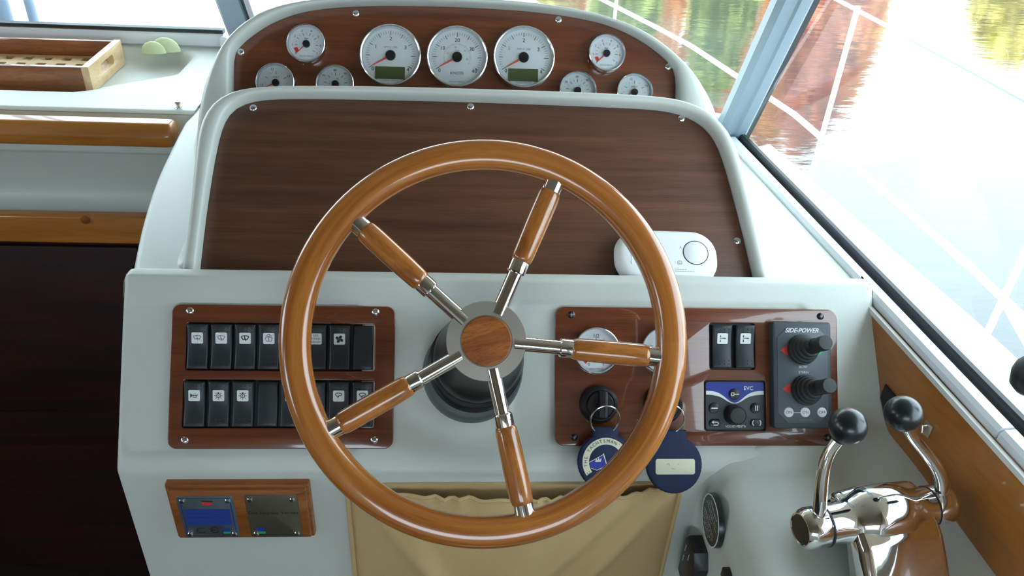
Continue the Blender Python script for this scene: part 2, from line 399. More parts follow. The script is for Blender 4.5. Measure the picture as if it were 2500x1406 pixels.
# guard rail along the deck edge
gr = thing('guard_rail', 'white guard rail with thin stanchions along the deck edge outside', 'railing')
def railpt(y, z):
    for (x0, y0), (x1, y1) in zip(hullp, hullp[1:]):
        if y0 <= y <= y1: return Vector((x0 + (x1 - x0) * (y - y0) / (y1 - y0) - .04, y, z))
    return Vector((hullp[-1][0] - .04, y, z))
ys = [-1.5 + .25 * k for k in range(28)]
obj('top_wire', tube([railpt(y, 1.21) for y in ys], .006, 8), 'post', gr)
obj('lower_rail', tube([railpt(y, .82) for y in ys], .0095, 8), 'paint', gr)
for y in (-.6, .45, 1.40, 2.30, 3.85, 4.5, 5.0):
    s = obj('stanchion', tube([railpt(y, .58), railpt(y, 1.22)], .008, 10), 'paint', gr)
    obj('stanchion_foot', lathe([(0, 0), (.035, 0), (.033, .012), (.016, .03), (.014, .05)], 16), 'paint', s).location = railpt(y, .6)
o = one('mooring_rope', tube([railpt(1.40, .80) + Vector((.02, 0, 0)), (1.33, 1.2, .62), (1.42, .9, .3), (1.5, .5, -.1), (1.6, -.2, -.5)], .012, 8), 'chart', 'pale rope tied to the guard rail, hanging over the side', 'rope')
for i, (px_, nm) in enumerate(((9, 'grey deck post with a bulge, standing on the coachroof'), (80, 'slim straight grey deck post on the coachroof by the windshield'))):
    q = on(px_, 40, Vector((0, 1.98, 0)), Vector((0, 1, 0)))
    prof = [(0, 0), (.019, 0), (.019, .12), (.024, .15), (.026, .18), (.019, .21), (.018, .7), (0, .7)] if i == 0 else [(0, 0), (.011, 0), (.0105, .15), (.012, .16), (.012, .18), (.011, .2), (.010, .7), (0, .7)]
    one('deck_post', lathe(prof, 20), 'post', nm, 'post', Matrix.Translation((q.x, 1.98, 1.184)))

# cabin shell
AFT = [(-.55, .65, 1.36, 1.90)]  # unseen opening, added and placed for white reflections in the throttle chrome
def holed(x0, x1, z0, z1, y, holes, t=.05):
    xs = sorted({x0, x1, *[h[0] for h in holes], *[h[1] for h in holes]}); zs = sorted({z0, z1, *[h[2] for h in holes], *[h[3] for h in holes]}); v, f = [], []
    for a, b in zip(xs, xs[1:]):
        for c, d in zip(zs, zs[1:]):
            if any(h[0] <= a and b <= h[1] and h[2] <= c and d <= h[3] for h in holes): continue
            k = len(v); v += [(x, yy, z) for yy in (y, y + t) for x, z in ((a, c), (b, c), (b, d), (a, d))]
            f += [(k, k + 1, k + 2, k + 3), (k + 4, k + 5, k + 6, k + 7), (k, k + 1, k + 5, k + 4), (k + 1, k + 2, k + 6, k + 5), (k + 2, k + 3, k + 7, k + 6), (k + 3, k, k + 4, k + 7)]
    return v, f
struct('floor', box(-1.95, .95, -1.6, 1.42, -.05, 0), 'floorp', 'dark teak wheelhouse floor')
struct('ceiling', wedge([(-1.98, -1.6), (.80, -1.6), (.88, -.6), (.88, 1.1), (.70, 1.60), (-.45, 2.10), (-1.98, 2.10)], 1.95, 1.99), 'ceiling', 'beige headliner overhead, with an added unseen visor shading the dash')  # overhang beyond the windows is added to cut sky light on the dash
pv, pf = holed(-1.6, 1.65, 0, 1.95, 0, [(-.9, -.2, 1.35, 1.80), (.2, .9, 1.35, 1.80)])
struct('wall_port', mesh([(-1.9 - y, x, z) for x, y, z in pv], pf), 'wallp', 'port cabin side with two windows')
struct('wall_starboard', wedge([(.50, 1.25), (.545, .75), (.64, .1), (.75, -.6), (.75, -1.6), (.80, -1.6), (.80, -.6), (.69, .1), (.62, .75), (.54, 1.27)], 0, 1.222), 'gel', 'white moulded cabin side and sill below the side window')
struct('wall_aft', mesh(*holed(-1.95, .80, 0, 1.95, -1.55, AFT)), 'chart', 'unseen pale aft bulkhead with one window added to brighten the chrome')

# bulkhead under the dash, left of the console
prof = pathfillet([(1.33, 1.236), (1.298, 1.236), (1.277, 1.20), (1.277, 1.172), (1.292, 1.166), (1.340, 1.058), (1.283, 1.050), (1.283, 1.0), (1.42, 1.0)], [.008, .02, .008, .010, .016, .006, .003], 5)
struct('wall_front', grid(2, len(prof), lambda i, j: ((-1.9, -.40)[i], prof[j].x, prof[j].y), 40), 'gelsmooth', 'white moulded bulkhead with a long open pocket under the dash')
tp = pathfillet([(1.283, 1.058), (1.266, 1.057), (1.262, 1.004), (1.283, 1.0)], [.006, .006], 5)
tr = struct('trim_1', grid(2, len(tp), lambda i, j: ((-1.9, -.40)[i], tp[j].x, tp[j].y), 40), 'oak', 'varnished wooden trim over the companionway')
pl = deckpt(208, 537); pl = on(208, 537, Vector((0, 1.264, 0)), Vector((0, 1, 0)))
obj('wood_plug', tube([pl + Vector((0, .002, 0)), pl + Vector((0, -.0012, 0))], .0075, 20), 'traywood', tr)
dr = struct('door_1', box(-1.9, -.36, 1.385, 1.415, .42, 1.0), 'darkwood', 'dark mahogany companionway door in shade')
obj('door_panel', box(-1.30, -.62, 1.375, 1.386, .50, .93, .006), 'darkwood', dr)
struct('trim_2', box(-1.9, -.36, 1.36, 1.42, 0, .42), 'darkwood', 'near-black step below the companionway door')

# dash shelf: a moulded tray-like recess in the dash
def sm(t): t = max(0, min(1, t)); return t * t * (3 - 2 * t)
def rbox(x, y, x0, x1, y0, y1, r):
    cx, cy = (x0 + x1) / 2, (y0 + y1) / 2; dx = abs(x - cx) - (x1 - x0) / 2 + r; dy = abs(y - cy) - (y1 - y0) / 2 + r
    return math.hypot(max(dx, 0), max(dy, 0)) + min(max(dx, dy), 0) - r
SHX = [-1.9 + 1.46 * (k / 110) for k in range(111)]
def shelf(i, j):
    x = SHX[i]; y = 1.298 + .362 * j / 60
    d = rbox(x, y, -2.4, -.525 - .10 * sm((1.50 - y) / .10), 1.385, 1.628, .05); z = DZ - .026 * sm(-d / .028 + .3)
    if j == 0: z -= .004
    return (x, y, z)
one('dashboard_shelf', grid(111, 61, shelf, 60), 'gel', 'white moulded dash shelf with a shallow recess under the windshield', 'dashboard')

# windshield: a straight port pane, a swept starboard pane, a raked pillar and the side window
WS0, WS1 = Vector((-1.9, 1.652, 1.24)), Vector((-.475, 1.652, 1.24))
nk = Vector((0, 1, .6)).normalized(); rk = Vector((0, -.6, 1))
APB = Vector((.485, 1.27, 1.236))
def frontpane(a, b, hgt): return [a + UP * .03, b + UP * .03, b + UP * .03 + rk * hgt, a + UP * .03 + rk * hgt]
def pane(name, q, mat='glass'):
    n = (q[1] - q[0]).cross(q[3] - q[0]).normalized() * .003
    return mesh([p - n for p in q] + [p + n for p in q], [(0, 1, 2, 3), (4, 5, 6, 7), (0, 1, 5, 4), (1, 2, 6, 5), (2, 3, 7, 6), (3, 0, 4, 7)])
w1 = struct('window_1', beam(WS0 + Vector((0, .012, .0145)), WS1 + Vector((0, .012, .0145)), (0, 1, 0), .026, .029, .004), 'paint', 'white sill frame of the port windshield pane')
obj('seal', beam(WS0 + Vector((0, .010, .0315)), WS1 + Vector((0, .010, .0315)), (0, 1, 0), .018, .008, .001), 'seal', w1)
obj('pane', pane('p', frontpane(WS0, WS1, .675)), 'glass', w1)
w2 = struct('window_2', beam(WS1 + UP * .012 , Vector((.455, 1.285, 1.252)), UP, .026, .026, .004), 'paint', 'white sill frame of the swept starboard windshield pane')
obj('pane', pane('p', frontpane(WS1 + Vector((.02, 0, 0)), Vector((.46, 1.30, 1.24)), .675)), 'glass', w2)
pw = Vector((0, 1.65, 1.27))
m0, m1 = on(563, 0, pw, nk), on(585, 60, pw, nk); dm = (m1 - m0).normalized()
struct('trim_3', beam(m1 + dm * .06, m0 - dm * .70, (1, 0, 0), .052, .03, .006), 'pillar', 'grey windshield mullion leaning above the dash')
obj('seal', beam(m1 + dm * .06 + Vector((.028, -.004, 0)), m0 - dm * .70 + Vector((.028, -.004, 0)), (1, 0, 0), .005, .028), 'seal', bpy.data.objects['trim_3'])
a0, a1 = on(1786, 308, APB, nk), on(1930, 0, APB, nk); da = (a1 - a0).normalized()
pm = struct('trim_4', beam(a0 - da * .03, a1 + da * .52, (1, 0, 0), .046, .034, .008), 'pillar', 'grey raked windshield pillar beside the helm')
obj('ridge', beam(a0 - da * .03 + Vector((.012, -.018, 0)), a1 + da * .52 + Vector((.012, -.018, 0)), (1, 0, 0), .022, .010, .004), 'pillar', pm)
ss = Vector((.033, .004, 0))
obj('seal', beam(a0 - da * .035 + ss * .9, a1 + da * .52 + ss, (1, 0, 0), .010, .026), 'seal', pm)
sA, sB = deckpt(1812, 336, 1.245), deckpt(2472, 1012, 1.245); sd = (sB - sA).normalized(); so = Vector((-sd.y, sd.x, 0)); so = so if so.x > 0 else -so
w3 = struct('window_3', beam(sA - so * .019 - UP * .006, sA - so * .019 - UP * .006 + sd * .705, so, .020, .016, .004), 'paint', 'white sliding channel along the starboard side window')
jx = deckpt(2388, 962, 1.245); jl = (jx - sA).dot(sd)
obj('channel', beam(sA - so * .019 - UP * .006 + sd * .708, sA - so * .019 - UP * .006 + sd * 1.9, so, .020, .016, .004), 'paint', w3)
obj('track_rail', beam(sA - so * .0345 - UP * .012, sA - so * .0345 - UP * .012 + sd * 1.9, so, .005, .006), 'chart', w3)
obj('seal', beam(sA + sd * -.01, sA + sd * 1.9, so, .010, .014, .002), 'seal', w3)
pt = [sA + so * .003 + UP * .006, sA + sd * 1.10 + so * .003 + UP * .006, sA + sd * 1.10 + so * -.05 + UP * .70, sA + sd * .5 + so * -.05 + UP * .70]
obj('pane', pane('p', pt), 'glass', w3)
e0 = sA + sd * 1.10
struct('wall_quarter', wedge([(e0.x - .03, e0.y), (.70, -.6), (.74, -1.6), (.80, -1.6), (.78, -.6), (e0.x + .03, e0.y)], 1.26, 1.95), 'wallp', 'unseen solid cabin side added to block light aft of the starboard window')  # out of view, added to shorten the window and dim the console
# sill strip between the side board and the window channel
struct('trim_5', wedge([(x, y) for x, y in ((.503, .752), (.474, 1.262), (.50, 1.275), (sA.x + .02, sA.y), ((sA + sd * 1.9).x + .02, (sA + sd * 1.9).y), (.72, -.6))], 1.18, 1.2285), 'gelsmooth', 'white sill strip between the wooden board and the window channel')

# ================================================================== THE HELM CONSOLE
con = thing('helm_console', 'white textured fibreglass helm console with two stacked hoods', 'console')
XL, XR = -.369, .494
prof = pathfillet([(PT.y + .017, 1.225), (PT.y + .017, PT.z + .0005), (PT.y, PT.z + .0005), (PB.y, PB.z), (PB.y, .0)], [.004, .007, .016], 6)
dense = [prof[0]]
for a, b in zip(prof, prof[1:]):
    k = max(1, int((b - a).length / .0032)) if a.y > 1.0 and b.y > 1.0 else (12 if b.y < 1 else 1)
    for i in range(1, k + 1): dense.append(a + (b - a) * (i / k))
nr = len(dense); nrm = []
for i in range(nr):
    t = (dense[min(i + 1, nr - 1)] - dense[max(i - 1, 0)]).normalized(); nrm.append(Vector((t.y, -t.x)) if (t.y * -1 + -t.x * 0) > 0 else Vector((t.y, -t.x)))
xs = [XL + d for d in (0, .0006, .0018, .0035, .006, .009)]; x = XL + .012
while x < XR - .011: xs.append(x); x += .0034
xs += [XR - d for d in (.009, .006, .0035, .0018, .0006, 0)]
bx1 = [F.px(*q) for q in ((404, 733), (974, 1107))]; bx2 = [F.px(*q) for q in ((1336, 738), (2062, 1102))]
def fasc(i, j):
    x, P, n = xs[i], dense[j], nrm[j]
    v = (Vector((0, P.x, P.y)) - F.o).dot(F.ey); dpt = 0
    if VB + .012 < v < VT - .006:
        for b in (bx1, bx2):
            d = rbox(x, v, b[0].x, b[1].x, b[1].y, b[0].y, .014); dpt = max(dpt, .0032 * sm(-d / .007 + .5))
    R = .009; e = min(x - XL, XR - x + (1 - sm((v - .055) / .02)) * .02); rd = (R - math.sqrt(max(0, R * R - (R - e) ** 2))) if e < R else 0
    d = dpt + rd; x += .016 * (i == len(xs) - 1) * (1 - sm((v - .050) / .02)); return (x, P.x + -n.x * d * 1, P.y - n.y * d)
# make sure the normals point out of the console (towards -Y / +Z)
for k in range(nr):
    if nrm[k].x > 0 and dense[k].y < 1.25: nrm[k] = -nrm[k]
    elif dense[k].y >= 1.25 and nrm[k].y < 0: nrm[k] = -nrm[k]
obj('fascia', grid(len(xs), nr, fasc, 60), 'gel', con)
for sx in (XL, XR):
    sk = [(sx, p.x + .0085 if p.y < 1.24 else p.x, p.y - (.007 if p.y > 1.24 else 0)) for p in dense]
    e = [(sx, min(q[1] + .5, .80 + (0 if q[2] > 1.2 else .06)), q[2]) for q in sk]
    n = len(sk); obj('side_return', mesh(sk + e, [(k, k + 1, n + k + 1, n + k) for k in range(n - 1)]), 'gel', con)
# the top of the console around the hoods
cheek = [deckpt(*q) for q in ((318, 678), (323, 640), (331, 600), (341, 555), (354, 508), (367, 468), (382, 428), (397, 395), (413, 362), (427, 334), (440, 310), (447, 297))]
edge = [Vector((-.371, .772, DZ))] + cheek + [Vector((-.4425, 1.29, DZ)), Vector((-.4425, 1.66, DZ))]
right = [(.495, .772), (.487, 1.0), (.48, 1.20), (.475, 1.29), (.2, 1.40), (-.2, 1.55), (-.44, 1.66)]
ne = len(edge)
def deckf(i, j):                       # rows across from the cheek to the right, first rows round the left edge over
    a = edge[i]; xr = .500 - .04 * max(0, a.y - .77) if a.y < 1.28 else .47 - (a.y - 1.28) * 2.35
    xr = max(xr, a.x + .01)
    pr = [(-.006, -.16), (-.006, -.012), (-.0045, -.006), (-.0015, -.0018), (.004, 0)]
    if j < len(pr): return (a.x + .006 + pr[j][0], a.y, DZ + pr[j][1] if j else .0)
    t = (j - len(pr) + 1) / 12; return (a.x + .006 + .004 + (xr - a.x - .01) * t, a.y, DZ)
obj('console_top', grid(ne, 17, deckf, 50), 'gel', con)

def resample(pts, n):
    pts = [Vector(p) for p in pts]
    for _ in range(2):                 # soften the corners
        q = [pts[0]]
        for a, b in zip(pts, pts[1:]): q += [a * .75 + b * .25, a * .25 + b * .75]
        pts = q + [pts[-1]]
    s = [0]
    for a, b in zip(pts, pts[1:]): s.append(s[-1] + (b - a).length)
    o = []; k = 0
    for i in range(n):
        t = s[-1] * i / (n - 1)
        while k < len(s) - 2 and s[k + 1] < t: k += 1
        u = (t - s[k]) / max(1e-9, s[k + 1] - s[k]); o.append(pts[k] + (pts[k + 1] - pts[k]) * u)
    return o
def hood(fr, inn, out, wout, wtop, base, n=90):
    a = resample([fr.px(*q, 0) for q in inn], n); b = resample([fr.px(*q, wout) for q in out], n)
    rows = [(0, -.006), (0, .004), (.02, wtop * .62), (.09, wtop * .82), (.2, wtop * .95), (.38, wtop), (.58, wtop * .98), (.76, wtop * .86), (.9, wtop * .66), (.98, wout * .7), (1, 0)]
    v = []
    for i in range(n):
        row = []
        for t, wv in rows:
            p = a[i] + (b[i] - a[i]) * t; q = fr.M @ Vector((p.x, p.y, wv)); q.z = max(q.z, DZ - .01); row.append(q)
        tip = row[-1]; tx, ty = base(i / (n - 1), tip)
        for s_, fl in ((.25, .16), (.5, .36), (.75, .60), (.9, .80), (1.0, 1.0)):
            row.append(Vector((tip.x + (tx - tip.x) * fl, tip.y + (ty - tip.y) * fl, tip.z + (DZ - .004 - tip.z) * s_ if tip.z > DZ else tip.z)))
        v.append(row)
    return grid(n, len(v[0]), lambda i, j: v[i][j], 60), a
B_in = [(485, 700), (487, 680), (494, 610), (506, 510), (523, 400), (540, 320), (560, 277), (597, 252), (660, 241), (800, 241), (1000, 245), (1150, 249), (1350, 256), (1520, 263), (1610, 268), (1670, 282), (1715, 306), (1745, 342), (1768, 400), (1795, 500), (1820, 600), (1840, 687), (1843, 706)]
B_out = [(436, 700), (440, 676), (452, 600), (464, 500), (473, 400), (480, 330), (493, 285), (520, 248), (565, 222), (640, 211), (800, 209), (1000, 212), (1150, 216), (1350, 222), (1520, 229), (1620, 236), (1690, 250), (1745, 281), (1787, 330), (1812, 395), (1838, 490), (1862, 590), (1882, 690), (1885, 706)]
def baseB(t, tip):
    d = .022; an = PI * t
    return tip.x - d * math.cos(an), tip.y + .02 * math.sin(an)
hb, Bin = hood(B, B_in, B_out, .010, .017, baseB)
obj('binnacle_hood', hb, 'gelsmooth', con)
G_in = [(570, 420), (571, 300), (571, 215), (571, 160), (573, 131), (592, 107), (625, 80), (670, 53), (725, 32), (800, 19), (900, 14), (1020, 14), (1150, 18), (1290, 27), (1400, 41), (1490, 62), (1555, 93), (1605, 127), (1640, 160), (1649, 185), (1649, 230), (1649, 320), (1649, 430)]
G_out = [(474, 420), (478, 300), (489, 235), (505, 180), (530, 125), (562, 82), (605, 45), (660, 18), (725, 3), (820, -7), (930, -11), (1050, -10), (1170, -5), (1300, 6), (1420, 24), (1520, 52), (1595, 88), (1655, 135), (1700, 182), (1735, 235), (1757, 290), (1768, 350), (1775, 440)]
def baseG(t, tip):
    return tip.x + (-.062 if t < .5 else .075) * abs(math.cos(PI * t)) ** .5, min(1.54 - .40 * max(0, tip.x) - .0, tip.y + .19)
hg, Gin = hood(G, G_in, G_out, .012, .022, baseG)
obj('instrument_hood', hg, 'gelsmooth', con)
# pod that carries the throttle: level top, upright left cheek
def podz(y, x=.3):
    c = sm((x - .455) / .055); return 1.088 + .02 * (y - .5) + c * (1.106 + .112 * (y - .476) - 1.088 - .02 * (y - .5))
YL = PB.y
py_ = [.16, .165, .175, .19] + [.21 + .0105 * k for k in range(36)] + [YL - .05 + .0035 * k for k in range(29)]
py_ = sorted(py_)
def pod(i, j):
    y = py_[i]; zt = podz(y); R = .034
    if y < .20: d = .20 - y; zt -= .04 - math.sqrt(max(0, .0016 - d * d))
    rf = .012; d = YL - y; fl = rf - math.sqrt(max(0, rf * rf - (rf - d) ** 2)) if d < rf else 0
    if d < 0: fl = rf
    x0 = .296
    def top(x):
        z = podz(y, x) - (podz(y) - zt); yF = F.o.y + (z - F.o.z) * math.tan(math.radians(37)); d2 = yF - y; d0 = .016
        if d2 > d0: return z
        g = sm((x - x0 - .015) / .06)
        if d2 > -d0: return z + g * 1.327 / (4 * d0) * (d0 - d2) ** 2
        return z - g * d2 * 1.327 - .0042
    zc = top(x0 + R)
    sec = [(x0 - fl, .0), (x0 - fl, .5), (x0 - fl, zt - .12), (x0 - fl, zc - R)] + [(x0 - fl * (1 - k / 9) + R * (1 - math.cos(PI / 2 * k / 9)), zc - R + R * math.sin(PI / 2 * k / 9)) for k in range(1, 10)]
    sec += [(x0 + R + (.62 - x0 - R) * k / 16, top(x0 + R + (.62 - x0 - R) * k / 16)) for k in range(1, 17)]
    return (sec[j][0], y, sec[j][1])
obj('throttle_pod', grid(len(py_), 29, pod, 50), 'gel', con)

# ================================================================== WOODEN PANELS ON THE CONSOLE
def screw(parent, x, y, z, r=.0042, mat='steel', dark=True):
    s = obj('screw', lathe([(r, 0), (r, .0006), (r * .8, .0016), (r * .45, .0021), (0, .0022)], 20), mat, parent); s.location = (x, y, z)
    if dark:
        d = obj('screw_recess', mesh([(a * r * .42, b * r * .42, .00225) for a, b in ((1, .3), (.3, .3), (.3, 1), (-.3, 1), (-.3, .3), (-1, .3), (-1, -.3), (-.3, -.3), (-.3, -1), (.3, -1), (.3, -.3), (1, -.3))], [tuple(range(12))]), 'inkg', s)
    return s
WP = .0022                                     # height of the panel faces over the fascia
def fbox(fr, x0, y0, x1, y1, w=WP):            # rectangle from two pixel corners
    a, b = fr.px(x0, y0, w), fr.px(x1, y1, w); return min(a.x, b.x), min(a.y, b.y), max(a.x, b.x), max(a.y, b.y)
def avgbox(fr, tl, tr, br, bl, w=WP):
    a, b, c, d = [fr.px(*q, w) for q in (tl, tr, br, bl)]
    return (a.x + d.x) / 2, (c.y + d.y) / 2, (b.x + c.x) / 2, (a.y + b.y) / 2
P1 = avgbox(F, (421, 744), (963, 747), (962, 1096), (406, 1096)); P2 = avgbox(F, (1352, 751), (2038, 753), (2053, 1089), (1358, 1088))
S1 = avgbox(F, (456, 788), (915, 792), (914, 905), (452, 905)); S2 = avgbox(F, (447, 927), (915, 930), (913, 1044), (445, 1046))
S3 = avgbox(F, (1731, 789), (1842, 790), (1845, 902), (1734, 902)); S4 = avgbox(F, (1718, 929), (1868, 929), (1872, 1051), (1722, 1052))
def panel(name, label, P, slots, screws, r, smat):
    cx, cy = (P[0] + P[2]) / 2, (P[1] + P[3]) / 2
    t = thing(name, label, 'panel', F.sub(cx, cy, 0)); g = lambda b: (b[0] - cx, b[1] - cy, b[2] - cx, b[3] - cy)
    obj('board', plate(rrect(*g(P), r), [rrect(*g(s), .0025, 3) for s in slots], -.0031, WP, .0011), 'mahog', t)
    for s in slots: obj('slot_backing', box(g(s)[0] - .001, g(s)[2] + .001, g(s)[1] - .001, g(s)[3] + .001, -.0062, -.0026), "black", t)
    for q in screws: v = F.px(*q, WP); screw(t, v.x - cx, v.y - cy, WP, .0041, smat)
    return t
panel('switch_panel', 'glossy mahogany panel holding two rows of black rocker switches', P1, [S1, S2], [(464, 759), (917, 762), (451, 1075), (914, 1074)], .010, 'steel')
panel('control_panel', 'glossy mahogany panel holding fuel gauges, ignition keys and thruster controls', P2, [S3, S4], [(1395, 768), (2003, 772), (1402, 1067), (2020, 1068)], .011, 'gloss')

def outline_panel(name, label, fr, pts, mat, screws, bottom):
    me = plate([(p.x, p.y) for p in pts] + bottom, [], -.004, 0, .0008)
    t = thing(name, label, 'panel', fr.M); obj('board', me, mat, t)
    for q in screws: v = fr.px(*q); screw(t, v.x, v.y, 0, .0046)
    return t
def shrink(pts, d):
    o = []
    for i, p in enumerate(pts):
        t = pts[min(i + 1, len(pts) - 1)] - pts[max(i - 1, 0)]; q = Vector((t.y, -t.x)).normalized(); o.append(p + q * d)
    return o
outline_panel('blank_panel', 'large blank satin mahogany panel behind the steering wheel', B, shrink(Bin, .0004), 'mahogsat', [(618, 263), (1149, 260), (1664, 289), (1800, 588)], [])
gi = [p for p in shrink(Gin, .0004)]
outline_panel('instrument_panel', 'glossy mahogany instrument panel carrying white round gauges under the upper hood', G, gi, 'mahog', [(869, 33), (1364, 48), (588, 127), (1632, 163)], [])

# ================================================================== ROCKER SWITCHES
def rocker_mesh(wd, ht, flat_=False):
    nx, ny = 9, 21
    ex = [0, .012, .045, .10, .5, .90, .955, .988, 1]; ey = [0, .004, .014, .03] + [.03 + .94 * k / 14 for k in range(1, 14)] + [.97, .986, .996, 1]
    hx = [-.006, -.0022, -.0006, 0, 0, 0, -.0006, -.0022, -.006]; hy = [-.006, -.0022, -.0006, 0] + [0] * 13 + [0, -.0006, -.0022, -.006]
    def fn(i, j):
        y = (ey[j] - .5) * ht; x = (ex[i] - .5) * wd
        prof = .0012 if flat_ else .0030 + .0028 * (abs(y) / (ht / 2)) ** 1.6 + .0014 * (y / (ht / 2))
        return (x, y, max(-.0055, prof + min(hx[i], hy[j])) if not (i in (0, 8) or j in (0, ny - 1)) else -.0055)
    return grid(nx, ny, fn, 50)
def rz(y, ht): return .0030 + .0028 * (abs(y) / (ht / 2)) ** 1.6 + .0014 * (y / (ht / 2))
def dots_mesh(wd, ht):
    ms = []; d = lathe([(.00085, 0), (.0007, .0005), (0, .0007)], 8)
    for y in (.40, .33, -.33, -.40):
        for x in (-.33, -.11, .11, .33): ms.append(xf(d, Tr(x * wd, y * ht, rz(y * ht, ht) - .0001)))
    return join(ms)
WI = [('l', arc(0, -1.0, 1.55, 120, 60)), ('l', arc(0, -1.0, .85, 120, 60)), ('l', [(-.78, .34), (-.43, -.26)]), ('l', [(.78, .34), (.43, -.26)]), ('l', [(.10, -.55), (-.12, .48)])]
WASH = [('l', arc(0, -.85, 1.2, 128, 52)), ('l', [(-.74, .1), (-.5, -.55), (.5, -.55), (.74, .1)]), ('l', [(0, -.5), (0, .25)]), ('l', arc(-.35, .3, .3, 20, 160)), ('l', arc(.35, .3, .3, 20, 160)), ('l', arc(0, .62, .25, 20, 160))]
FAN = [('p', [(.46 * math.cos(a) + .38 * math.cos(t) * math.cos(a) - .30 * math.sin(t) * math.sin(a) - .16 * math.sin(a), .46 * math.sin(a) + .38 * math.cos(t) * math.sin(a) + .30 * math.sin(t) * math.cos(a) + .16 * math.cos(a)) for t in [2 * PI * k / 14 for k in range(14)]]) for a in [PI / 4 + PI / 2 * q for q in range(4)]] + [('p', circ(0, 0, .14, 10))]
HORN = [('p', [(-.78, .5), (-.42, .16), (-.42, -.16), (-.78, -.5)]), ('l', [(-.42, .06), (.55, .06), (.75, .2)]), ('l', [(-.2, .06), (-.2, -.35), (.45, -.35), (.45, .06)])]
LAMP = [('l', arc(0, -.02, .38, 0, 360, 18)), ('p', [(-.18, .42), (.18, .42), (.18, .7), (-.18, .7)])] + [('l', [(.52 * math.cos(a), -.02 + .52 * math.sin(a)), (.8 * math.cos(a), -.02 + .8 * math.sin(a))]) for a in [math.radians(d) for d in (0, 45, 135, 180, 225, 270, 315)]]
LAMP1 = LAMP + [('l', [(-.18, -.02), (.18, -.02)])]; LAMP2 = LAMP + [('l', [(0, -.2), (0, .2)])]
WI2 = [('l', arc(0, -.35, 1.0, 135, 45)), ('l', [(-.7, .36), (-.34, -.1), (.1, -.1)]), ('l', [(.7, .36), (.45, .08), (-.1, .08)]), ('l', [(.0, -.1), (-.25, -.35)])]
RING = [('l', arc(0, 0, .5, 0, 360, 20)), ('l', [(-.3, 0), (.3, 0)])]
TAB = [('p', [(-.1, .0), (.7, -.06), (.78, .12), (.4, .2), (-.1, .16)]), ('l', [(-.5, .75), (-.5, .3)]), ('p', [(-.68, .42), (-.32, .42), (-.5, .78)]), ('l', [(-.5, -.2), (-.5, -.75)]), ('p', [(-.68, -.45), (-.32, -.45), (-.5, -.8)]), ('l', [(-.62, .08), (.0, .08)])]
swm, dtm, blm = None, None, None
def switch(cx, cy, wd, ht, icon, label, group, lw=.10, txt=None, white=True, stroke=None):
    global swm, dtm, blm
    t = thing('rocker_switch', label, 'switch', F.sub(cx, cy, WP - .001), group)
    if icon == 'blank':
        blm = blm or rocker_mesh(wd, ht, True); t['category'] = 'switch cover'; obj('cover', blm, 'switch', t); return t
    swm = swm or rocker_mesh(wd, ht); dtm = dtm or dots_mesh(wd, ht)
    obj('rocker', swm, 'switch', t); obj('grip_dots', dtm, 'switch', t)['kind'] = 'stuff'
    if icon is None and not txt: return t
    y = .19 * ht; s = .0062; a = math.atan2(rz(y + .004, ht) - rz(y - .004, ht), .008)
    T = Tr(0, y, rz(y, ht) + .0002) @ Matrix.Rotation(a, 4, 'X')
    lp = obj('icon_plate', plate(rrect(-s, -s, s, s, .0013, 3), [], -.001, .0002), 'white', t); lp.matrix_local = T
    if txt: me = join([xf(text(q, .0034, sx=.85), Tr(0, .0036 - .0036 * i, .0003)) for i, q in enumerate(txt)])
    else: me = strokes(icon, lw * s, .0003, s * .86)
    obj('icon', me, 'ink', lp)
    return t
gU, gL = 'switches in the upper row', 'switches in the lower row'
WD = (S1[2] - S1[0]) / 8 * .90; HT = (S1[3] - S1[1]) * .955
def row(S, specs, grp, n):
    for k, sp in enumerate(specs):
        switch(S[0] + (S[2] - S[0]) * (k + .5) / n, (S[1] + S[3]) / 2, WD, HT, sp[0], sp[1], grp, **(sp[2] if len(sp) > 2 else {}))
row(S1, [(WI, 'black rocker switch with a thin wiper icon, directly above the horn switch', {'lw': .09}), (WI, 'black rocker switch with a thin wiper icon, beside the bold wiper switch', {'lw': .09}),
         (WI, 'black rocker switch with a bold wiper icon, beside the washer switch', {'lw': .17}), (WASH, 'black rocker switch with a windscreen washer icon', {'lw': .09}),
         (RING, 'black rocker switch behind the wheel rim, beside the washer switch', {'lw': .1}), ('txt', 'black rocker switch lettered SIDE POWER ON/OFF', {'txt': ['SIDE', 'POWER', 'ON/OFF']}),
         (FAN, 'black rocker switch with a fan icon'), ('blank', 'blank black switch cover beside the fan switch')], gU, 8)
row(S2, [(HORN, 'black rocker switch with a horn icon', {'lw': .13}), (LAMP1, 'black rocker switch with a lamp icon, next to the horn switch', {'lw': .12}), (LAMP2, 'black rocker switch with a lamp icon, next to the blank cover', {'lw': .12}),
         ('blank', 'blank black switch cover beside a lamp switch in the lower row'), (RING, 'black rocker switch with a round icon, half behind the wheel rim', {'lw': .13}), (None, 'black rocker switch mostly hidden behind the wheel rim, lower row'),
         (WI2, 'black rocker switch with a curved wiper icon, under the fan switch', {'lw': .13}), (WI2, 'black rocker switch with a curved wiper icon, behind a wheel spoke', {'lw': .13})], gL, 8)
for k in range(2):
    c = F.px(1762 + 56 * k, 846, WP)
    switch(c.x, c.y, WD * .98, HT * .97, TAB, ('trim-tab rocker switch with arrow icon, on the wheel side of its pair', 'trim-tab rocker switch with arrow icon, next to the thruster panel')[k], 'trim switches', .12)

